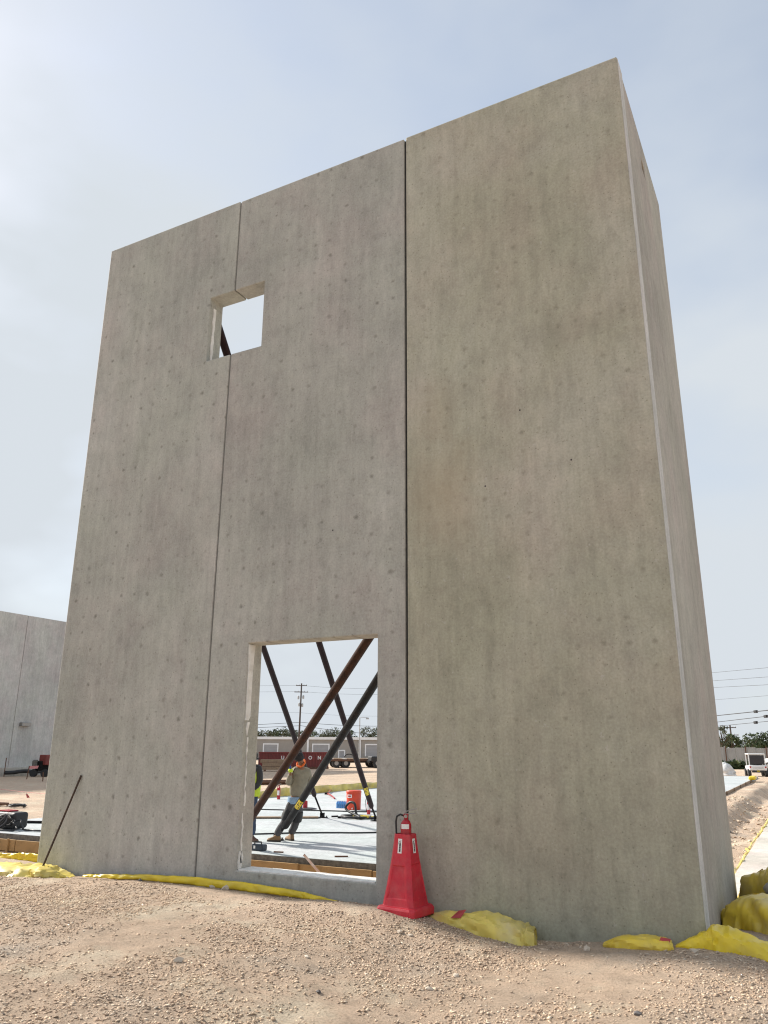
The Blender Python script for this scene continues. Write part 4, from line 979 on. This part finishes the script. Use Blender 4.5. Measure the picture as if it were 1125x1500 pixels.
# beam stack in front of the dumpster
def place(px, py, zz=-.28):
    p = at(px, py, z=zz); p.z = H(p.x, p.y); return p
p0 = place(381, 1130.5); t = thing('timber_stack', p0, 'stack of long pale timbers in front of the red dumpster', 'timber stack', rz=ang)
for r_ in range(3):
    for cidx in range(2):
        MB().box((.15 * (r_ % 2), cidx * .34, .12 + r_ * .27), (2.55 - .2 * (r_ % 2), cidx * .34 + .3, .12 + r_ * .27 + .25)).build('timber', M_WOOD2, t, False, bevel=.01)
for x in (.3, 2.0): MB().box((x, -.05, 0), (x + .15, .75, .118)).build('bearer', M_STAKE, t, False)
# flatbed trailer and truck
p0 = place(480, 1125.5); p0 = p0 + (p0 - CAM).normalized() * 2; p0.z = H(p0.x, p0.y)
t = thing('flatbed_trailer', p0, 'low dark flatbed trailer with a pale deck parked beyond the slab', 'trailer', rz=ang)
for i in range(12): MB().box((i * .42, -1.2, .78), (i * .42 + .40, 1.2, .86)).build('deck_plank', M_WOOD2 if i % 3 else M_FOOT, t, False)
MB().box((-.1, -1.24, .60), (5.1, -1.1, .775)).box((-.1, 1.1, .60), (5.1, 1.24, .775)).build('side_rail', M_STAKE, t, False)
MB().box((0, -.4, .45), (5.0, .4, .70)).build('chassis', M_BLACK, t, False)
for x in (.7, 1.6, 4.2):
    for yy in (-1.05, .85):
        w = MB().disc((x, yy + .1, .42), (0, 1, 0), .42, .25, 20).build('wheel', M_BLACK, t, False); MB().disc((x, yy - .03, .42), (0, 1, 0), .2, .03, 12).build('rim', M_STEEL, w, False)
MB().tube([(1.9 + .45 * math.cos(a_), -.9, .92 + .32 * math.sin(a_)) for a_ in [math.pi * k / 10 for k in range(11)]], .05, 6).build('hoop', M_BLACK, t, False)
p0 = place(538, 1126); p0 = p0 + (p0 - CAM).normalized() * 1.0; p0.z = H(p0.x, p0.y)
t = thing('dark_truck', p0, 'black truck front at the right edge of the doorway view', 'truck', rz=ang)
MB().box((0.2, -1.0, .55), (3.2, 1.0, 1.05)).build('bonnet', M_BLACK, t, False, bevel=.12, seg=3)
MB().add([(1.3,-.98,1.06),(3.9,-.98,1.06),(3.9,.98,1.06),(1.3,.98,1.06),(1.9,-.85,1.75),(3.6,-.85,1.75),(3.6,.85,1.75),(1.9,.85,1.75)], [(0,3,2,1),(4,5,6,7),(0,1,5,4),(1,2,6,5),(2,3,7,6),(3,0,4,7)]).build('cab', M_GLASS, t, False, bevel=.06)
for x in (.8, 2.9):
    for yy in (-.95, .75):
        w = MB().disc((x, yy + .1, .42), (0, 1, 0), .42, .26, 20).build('wheel', M_BLACK, t, False); MB().disc((x, yy - .04, .42), (0, 1, 0), .2, .03, 12).build('rim', M_STEEL, w, False)
MB().box((.05, -.95, .45), (.2, .95, .65)).build('bumper', M_STEELB, t, False, bevel=.03)
# long red beam and dirt-coloured ridge stay with the ground; a steel beam on blocks beyond the slab
p0 = at(372, 1150, z=-.22); p1_ = at(424, 1149, z=-.22)
o = MB().tube([p0 + Vector((0, 0, .12)), p1_ + Vector((0, 0, .12))], .12, 4).build('steel_beam', M_STAKE); tag(o, 'dark red steel beam lying on the dirt beyond the slab', 'beam')

# warehouse
wc = at(460, 1090, d=200); vd = Vector((wc.x - CAM.x, wc.y - CAM.y, 0)).normalized(); wa = math.atan2(-vd.x, vd.y)
wz = H(wc.x, wc.y)
t = thing('warehouse', (wc.x, wc.y, wz), 'long low grey warehouse with white-trimmed doors behind the dumpster', 'warehouse', rz=wa)
X = lambda px: (px - 460) * 200 / 1192.0
ztop = at(460, 1079.5, d=200).z - wz
MB().box((X(250), 0, -.5), (X(700), 18, ztop - .62)).build('wall', M_GREYW, t, False)
MB().box((X(249), -.35, ztop - .61), (X(701), 18.3, ztop)).build('fascia', M_TRIM, t, False)
for (x0, x1, yt) in ((300, 320, 1091), (388, 407, 1091), (459, 481, 1091), (497, 504, 1100), (536, 558, 1091), (600, 620, 1091)):
    z1 = at(460, yt, d=200).z - wz; z0 = .9 if x1 - x0 > 10 else 0.0
    fr_ = MB().box((X(x0) - .28, -.12, z0), (X(x0), -.002, z1)).box((X(x1), -.12, z0), (X(x1) + .28, -.002, z1)).box((X(x0) - .28, -.13, z1), (X(x1) + .28, -.003, z1 + .28)).build('door_frame', M_TRIM, t, False)
    for k in range(8):
        MB().box((X(x0), -.05, z0 + (z1 - z0) * k / 8), (X(x1), -.004, z0 + (z1 - z0) * (k + .93) / 8)).build('door_slat', M_DOORG, fr_, False)
for x in (375, 451, 527, 603): MB().box((X(x) - .22, -.25, 0), (X(x) + .22, -.004, ztop - .63)).build('downspout', M_TRIM, t, False)

# trees
def tree(px, pt, dist, w, label, m, seed, group, leaves=1500, ls=.42, sparse=False):
    rnd = random.Random(seed); rng = np.random.default_rng(seed)
    b = at(px, 1095, d=dist); b.z = H(b.x, b.y); hgt = at(px, pt, d=dist).z - b.z
    t = thing('tree', b, label, 'tree', group)
    limbs = []; mb = MB()
    mb.tube([(0, 0, -.2), (.05, 0, hgt * .25), (.0, .05, hgt * .5), (.05, 0, hgt * .8)], [.22, .17, .12, .04], 8)
    for k in range(9):
        a_ = rnd.uniform(0, 6.28); z0 = hgt * rnd.uniform(.28, .65); e = Vector((math.cos(a_) * w * .42 * rnd.uniform(.5, 1), math.sin(a_) * w * .42 * rnd.uniform(.5, 1), z0 + hgt * rnd.uniform(.12, .32)))
        mb.tube([(0, 0, z0), e * .5 + Vector((0, 0, z0 * .52)), e], [.08, .055, .02], 5); limbs.append(e)
    mb.build('trunk', M_BARK, t, False)
    nc = 22; cl = []
    for k in range(nc):
        if k < len(limbs): c_ = limbs[k]
        else:
            a_ = rnd.uniform(0, 6.28); rr = math.sqrt(rnd.random()) * w * .45; zz = rnd.uniform(.30, .95); c_ = Vector((math.cos(a_) * rr * (1.15 - zz * .6), math.sin(a_) * rr * (1.15 - zz * .6), hgt * zz))
        cl.append((c_, rnd.uniform(.10, .20) * w))
    idx = rng.integers(0, nc, leaves); C_ = np.array([c_[0][:] for c_ in cl])[idx]; Rr = np.array([c_[1] for c_ in cl])[idx]
    dv = rng.normal(size=(leaves, 3)); dv /= np.linalg.norm(dv, axis=1)[:, None]
    P_ = C_ + dv * (Rr * rng.uniform(.4, 1.05, leaves) ** .6)[:, None] * np.array([1, 1, .8])
    a1 = rng.normal(size=(leaves, 3)); a1 /= np.linalg.norm(a1, axis=1)[:, None]; a2 = np.cross(a1, dv); a2 /= np.linalg.norm(a2, axis=1)[:, None] + 1e-9
    s_ = rng.uniform(.5, 1.1, leaves)[:, None] * ls
    V = np.stack([P_ - a1 * s_ * .5, P_ + a2 * s_ * .32, P_ + a1 * s_ * .5, P_ - a2 * s_ * .32], 1).reshape(-1, 3)
    me = bpy.data.meshes.new('crown'); me.from_pydata(V.tolist(), [], [(4*i, 4*i+1, 4*i+2, 4*i+3) for i in range(leaves)])
    finish('crown', me, m, t); return t
spec = [(386, 1068, 'leftmost tree behind the warehouse roof, beside the door jamb'), (399, 1066, 'dark tree behind the warehouse left of the utility pole, second from the jamb'), (412, 1067, 'third tree from the left jamb behind the warehouse'),
        (425, 1064, 'taller tree just left of the utility pole behind the warehouse'), (447, 1068, 'tree right of the utility pole behind the brown brace'), (464, 1070, 'low tree behind the warehouse between the two crossing braces'),
        (479, 1069, 'tree behind the warehouse above the middle loading door'), (493, 1066, 'reddish-topped tree behind the warehouse left of the lamp post'), (509, 1071, 'low tree hidden partly behind the crossing of two braces'), (540, 1065, 'large round tree behind the warehouse at the right of the doorway'), (556, 1067, 'tree behind the warehouse cut off by the right door edge')]
for k, (px, pt, lab) in enumerate(spec):
    tree(px, pt, 245 + (k * 7) % 18, 7.0 if k != 9 else 7.5, lab, M_LEAFA if k % 3 else M_LEAFB, 100 + k, 'trees behind the warehouse', 1100, .55)
spec = [(1059, 1062, 130, 3.2, 'thin dark tree beside the side wall behind the grey fence'), (1072, 1075, 135, 3.6, 'small tree behind the grey fence near the far utility pole'), (1084, 1083, 140, 3.6, 'low tree between the far pole and the big tree'),
        (1103, 1076, 120, 4.2, 'big dense tree above the white utility cart'), (1117, 1073, 122, 4.6, 'dense tree at the right edge above the pickup'), (1136, 1072, 122, 5, 'tree cut by the right edge of the view')]
for k, (px, pt, dd, w, lab) in enumerate(spec):
    tree(px, pt, dd, w, lab, M_LEAFB if k in (0, 2) else M_LEAFA, 300 + k, 'trees along the right of the yard', 700 if k in (0,) else 1600, .36)

# utility poles, lamp post, wires
def upole(px, ptop, dist, label, s=1.0, lean=0.0):
    b = at(px, 1095, d=dist); b.z = H(b.x, b.y); tp_ = at(px + lean, ptop, d=dist); h = tp_.z - b.z
    t = thing('utility_pole', b, label, 'utility pole', 'utility poles', rz=wa)
    o = MB().tube([(0, 0, -.3), (lean * .06, 0, h)], [.22 * s, .15 * s], 10).build('post', M_POLE, t, False, smooth=True)
    lx = lean * .06
    for (z, w) in ((h - .45, 1.1), (h - 1.75, 1.4)):
        MB().box((lx - w, -.07, z - .07), (lx + w, .07, z + .07)).build('crossarm', M_POLE, t, False)
        for x in (-w + .1, -w * .45, w * .45, w - .1): MB().lathe([(.05, 0), (.07, .08), (.04, .2)], (lx + x, 0, z + .07), 8).build('insulator', M_GALV, t, False)
    for x, z in ((-.55, h - 3.2), (.45, h - 3.1), (-.35, h - 4.6), (.3, h - 4.7)):
        MB().lathe([(.12, 0), (.2, .05), (.2, .6), (.1, .7)], (lx + x, -.1, z), 10).build('transformer', M_GALV, t, False, smooth=True, auto=40)
    return t, h
upole(437, 1001, 165, 'tall dark wooden utility pole seen through the doorway', lean=3.5)
upole(1073, 1062, 160, 'far utility pole with transformers behind the grey fence', s=.9)
b = at(526.5, 1095, d=170); b.z = H(b.x, b.y); h = at(526.5, 1051, d=170).z - b.z
t = thing('lamp_post', b, 'pale steel lamp post with side lamps behind the warehouse', 'lamp post', rz=wa)
MB().tube([(0, 0, 0), (0, 0, h)], [.16, .10], 8).build('post', M_GALV, t, False); MB().tube([(0, 0, h - .1), (.6, 0, h), (1.6, 0, h)], .05, 6).build('arm', M_GALV, t, False)
MB().box((1.3, -.15, h - .35), (1.9, .15, h - .02)).build('lamp_head', M_GALV, t, False, bevel=.03)
def wire(a, b, sag, r, label, box=None):
    a = Vector(a); b = Vector(b); pts = [a.lerp(b, i / 24) - Vector((0, 0, sag * 4 * (i/24) * (1 - i/24))) for i in range(25)]
    o = thing('overhead_cable', a, label, 'cable', 'overhead cables')
    MB().tube(pts, r, 5).build('cable', M_WIRE, o)
    if box:
        m_ = min(pts, key=lambda q: abs((q - CAM).dot(C_R) / (q - CAM).dot(C_F) * FPX + 562.5 - box)); dd = (b - a).normalized()
        MB().obox(m_, dd * .35, dd.cross(Vector((0, 0, 1))) * .12, Vector((0, 0, .14))).build('splice_box', M_BLACK, o, bevel=.03)
for k, (ya, yb, yc, r_, lab) in enumerate([(1005, 1004, 1008, .018, 'uppermost thin overhead cable through the doorway'), (1014, 1013, 1016, .018, 'second thin overhead cable through the doorway'), (1043, 1044, 1048, .015, 'faint thin overhead cable halfway down the pole'), (1064, 1058, 1063, .04, 'thick overhead cable above the treetops through the doorway'), (1068, 1063, 1078, .04, 'lowest thick overhead cable sagging over the warehouse roof')]):
    wire(at(330, ya, d=168), at(441, yb, d=165), .0, r_, lab + ', left of the pole'); wire(at(441, yb, d=165), at(600, yc, d=160), .35, r_, lab + ', right of the pole')
for (y0, y1, r_, bx, lab) in [(985, 978, .018, None, 'highest thin cable right of the building'), (997, 991.5, .018, None, 'second thin cable right of the building'), (1007, 1003, .018, None, 'third thin cable right of the building'), (1025, 1019, .014, None, 'faint thin cable above the thick cables at the right'),
                         (1048.5, 1040.5, .045, 1108, 'upper thick cable with a dark splice box at the right'), (1058, 1049, .034, 1122, 'middle thick cable at the right of the building'), (1064, 1056.6, .026, 1114, 'lower cable with a long dark splice at the right')]:
    a = at(1048, y0, d=110); b = at(1125, y1, d=92); wire(a + (a - b) * 2.2, b + (b - a) * .8, .0, r_, lab, bx)

# ------------------------------------------------------------------ right of the building
p0 = at(1052, 1122, z=-.5); p0.z = H(p0.x, p0.y)
FD = 96.0
t = thing('sheet_fence', at(1080, 1120, d=FD), 'long grey corrugated sheet fence at the far right', 'fence', rz=R(3)); t.location.z = H(t.location.x, t.location.y)
for i in range(10):
    x0 = -6.0 + i * 1.0
    V = []; n = 9
    for k in range(n):
        V += [(x0 + k * .98 / (n-1), .03 * (k % 2), .05), (x0 + k * .98 / (n-1), .03 * (k % 2), 2.15 + .05 * math.sin(i * 2.1))]
    pn = MB().add(V, [(2*k, 2*k+2, 2*k+3, 2*k+1) for k in range(n-1)]).build('sheet', M_FENCE, t, False); sm = pn.modifiers.new('t', 'SOLIDIFY'); sm.thickness = .01
    if i % 2: MB().box((x0 - .05, -.09, 0), (x0 + .05, -.01, 2.3)).build('post', M_STAKE, t, False)
p0 = at(1088, 1122, d=88); p0.z = H(p0.x, p0.y)
hg = tag(finish('hedge', None or bpy.data.meshes.new('hedge'), M_LEAFA), 'dark low shrubs in front of the grey fence', 'shrub')
rng = np.random.default_rng(5); n = 1500; P_ = np.stack([rng.uniform(-3.2, 2.2, n), rng.uniform(-.5, .5, n), rng.uniform(0, .75, n) ** 1.3], 1); a1 = rng.normal(size=(n, 3)) * .14; a2 = rng.normal(size=(n, 3)) * .09
hg.data.from_pydata(np.stack([P_ - a1, P_ + a2, P_ + a1, P_ - a2], 1).reshape(-1, 3).tolist(), [], [(4*i, 4*i+1, 4*i+2, 4*i+3) for i in range(n)]); hg.location = p0
# white bulk sack
p = at(1065, 1136, z=-.25); p.z = H(p.x, p.y)
V = []; F = []; nu, nv = 18, 10
for i in range(nv + 1):
    ph = i / nv
    for k in range(nu):
        an = 2 * math.pi * k / nu; rr = .62 * (1 - ph ** 2.2) ** .6 * (1 + .5 * mnoise.noise(Vector((math.cos(an) * 1.9, math.sin(an) * 1.9, ph * 3 + 4))) + .15 * mnoise.noise(Vector((math.cos(an) * 5, math.sin(an) * 5, ph * 7)))) + .02
        V.append((p.x + rr * math.cos(an), p.y + rr * math.sin(an), p.z + ph * .92 + .22 * mnoise.noise(Vector((math.cos(an), math.sin(an), ph)))))
for i in range(nv):
    for k in range(nu): F.append((i*nu+k, i*nu+(k+1) % nu, (i+1)*nu+(k+1) % nu, (i+1)*nu+k))
F.append(tuple(nv*nu+k for k in range(nu)))
o = MB().add(V, F).build('bulk_sack', M_SACK, smooth=True); tag(o, 'heaped white bulk sack beyond the slab beside the side wall', 'sack')
# utility cart seen from behind
p = at(1111, 1138, z=-.25); p.z = H(p.x, p.y)
cb = math.atan2(p.y - CAM.y, p.x - CAM.x) - math.pi / 2
t = thing('utility_cart', p, 'white utility cart with a dark rear window parked at the right', 'cart', rz=cb + R(8))
MB().box((-.58, -.35, .42), (.58, .35, .78)).build('rear_box', M_VWHITE, t, False, bevel=.05)
MB().box((-.55, .35, .35), (.55, 1.9, .72)).build('body', M_VWHITE, t, False, bevel=.06)
MB().box((-.44, -.365, .50), (.44, -.352, .70)).build('tailgate_panel', M_LABEL, t, False)
for k in range(2): MB().box((-.36, -.3685, .555 + k * .06), (.36, -.3665, .58 + k * .06)).build('lettering', mat('grey print', (.45, .45, .45), .6), t, False)
MB().box((-.56, -.30, 1.50), (.56, 1.3, 1.58)).build('roof', M_VWHITE, t, False, bevel=.03)
for x in (-.52, .52):
    for yy in (-.22, 1.2): MB().box((x - .03, yy - .03, .78), (x + .03, yy + .03, 1.50)).build('roof_post', M_VWHITE, t, False)
MB().box((-.48, -.24, .86), (.48, -.22, 1.46)).build('rear_window', M_GLASS, t, False)
MB().box((-.42, .3, .78), (.42, .5, 1.15)).build('seat', M_BLACK, t, False, bevel=.05)
MB().box((-.40, -.37, .28), (.40, -.1, .415)).build('rear_bumper', M_BLACK, t, False, bevel=.03)
for x in (-.56, .56):
    for yy in (-.05, 1.5):
        w = MB().disc((x, yy, .26), (1, 0, 0), .26, .2, 18).build('wheel', M_BLACK, t, False); MB().disc((x * 1.18, yy, .26), (1, 0, 0), .12, .03, 12).build('rim', M_STEEL, w, False)
for x in (-.5, .5): MB().box((x - .05, -.372, .60), (x + .05, -.353, .70)).build('tail_lamp', M_REDX, t, False)
MB().box((-.1, -.380, .36), (.1, -.372, .42)).build('number_plate', M_YLAB, t, False)
# pickup half out of view
p = at(1129, 1131, z=-.25); p = p + (p - CAM) * .12; p.z = H(p.x, p.y)
t = thing('pickup_truck', p, 'white pickup truck cut off by the right edge of the view', 'pickup', rz=cb + R(-40))
prof = [(-.2,.55),(-.2,1.0),(1.0,1.08),(1.5,1.6),(2.9,1.62),(3.2,1.1),(5.2,1.1),(5.2,.5)]
V = [(x, y_, z) for y_ in (-.9, .9) for x, z in prof]; n = len(prof)
MB().add(V, [tuple(range(n)), tuple(range(2*n-1, n-1, -1))] + [(i, n+i, n+(i+1) % n, (i+1) % n) for i in range(n)]).build('body', M_VWHITE, t, False, bevel=.06)
MB().add([(1.2,-.912,1.12),(3.0,-.912,1.12),(2.8,-.912,1.52),(1.6,-.912,1.52)], [(0,1,2,3)]).build('side_window', M_GLASS, t, False)
MB().add([(.98,-.75,1.12),(.98,.75,1.12),(1.44,.7,1.57),(1.44,-.7,1.57)], [(0,1,2,3)]).build('windscreen', M_GLASS, t, False)
for x in (.6, 4.2):
    for yy in (-.85, .85):
        w = MB().disc((x, yy, .36), (0, 1, 0), .36, .24, 20).build('wheel', M_BLACK, t, False); MB().disc((x, yy * 1.16, .36), (0, 1, 0), .19, .03, 12).build('rim', M_STEEL, w, False)
for y_ in (-.7, .7): MB().box((-.23, y_ - .14, .78), (-.19, y_ + .14, .95)).build('headlight', M_LABEL, t, False)
MB().box((-.3, -.9, .42), (-.15, .9, .58)).build('bumper', M_STEEL, t, False, bevel=.03)
o = MB().box((-3.9, 46.6, SZ + .002), (-3.5, 48.2, SZ + .22)).build('film_roll', M_YELD, bevel=.1, seg=3); tag(o, 'small yellow plastic roll at the far end of the right form boards', 'plastic roll')
# loose larger stones
def stone(x, y_, s, m, seed, label, flat=.55):
    bm = bmesh.new(); bmesh.ops.create_icosphere(bm, subdivisions=1, radius=1)
    s *= .72
    for v in bm.verts:
        v.co *= 1 + .75 * mnoise.noise(v.co * 1.3 + Vector((seed * 3.7, 0, 0))); v.co = Vector((v.co.x * s * 1.3, v.co.y * s * .85, v.co.z * s * flat))
    me = bpy.data.meshes.new('stone'); bm.to_mesh(me); bm.free(); o = finish('stone', me, m)
    o.location = (x, y_, H(x, y_) + s * flat * .45); o.rotation_euler = (0, 0, seed * 1.3); return tag(o, label, 'stone', 'loose stones in the gravel')
for k, (px, py, s, m, lab) in enumerate([(362, 1306, .085, M_STONE, 'flat pale stone below the yellow strip under the doorway'), (204, 1301, .045, M_STONED, 'dark stone in the gravel left of the doorway'), (345, 1303, .05, M_STONE, 'small pale stone just left of the flat stone under the doorway'),
        (586, 1358, .05, M_STONE, 'pale stone right below the red stand'), (601, 1361, .035, M_STONE, 'small stone below the right corner of the red stand'), (859, 1386, .055, M_STONE, 'pale stone at the wall foot between the two yellow bundles'),
        (1018, 1403, .05, M_STONE, 'pale flat stone in the grey gravel at the right'), (467, 1447, .028, M_STONED, 'dark stone low in the middle of the gravel'), (935, 1493, .04, M_STONED, 'dark stone at the bottom right of the gravel'), (628, 1437, .035, M_STONE, 'tan stone in the gravel below and right of the stand'),
        (668, 1416, .035, M_STONE, 'tan stone in the gravel right of centre'), (620, 1484, .035, M_STONED, 'small dark stone near the bottom middle edge'), (260, 1422, .045, M_STONE, 'buff stone in the left foreground gravel'), (450, 1408, .04, M_STONE, 'upright pale stone in the middle of the gravel')]):
    p = at(px, py, y=-.82) if 'stand' in lab and py < 1400 else at(px, py, z=.03)
    p.y = min(p.y, -.1); stone(p.x, p.y, s, m, k + 1, lab)
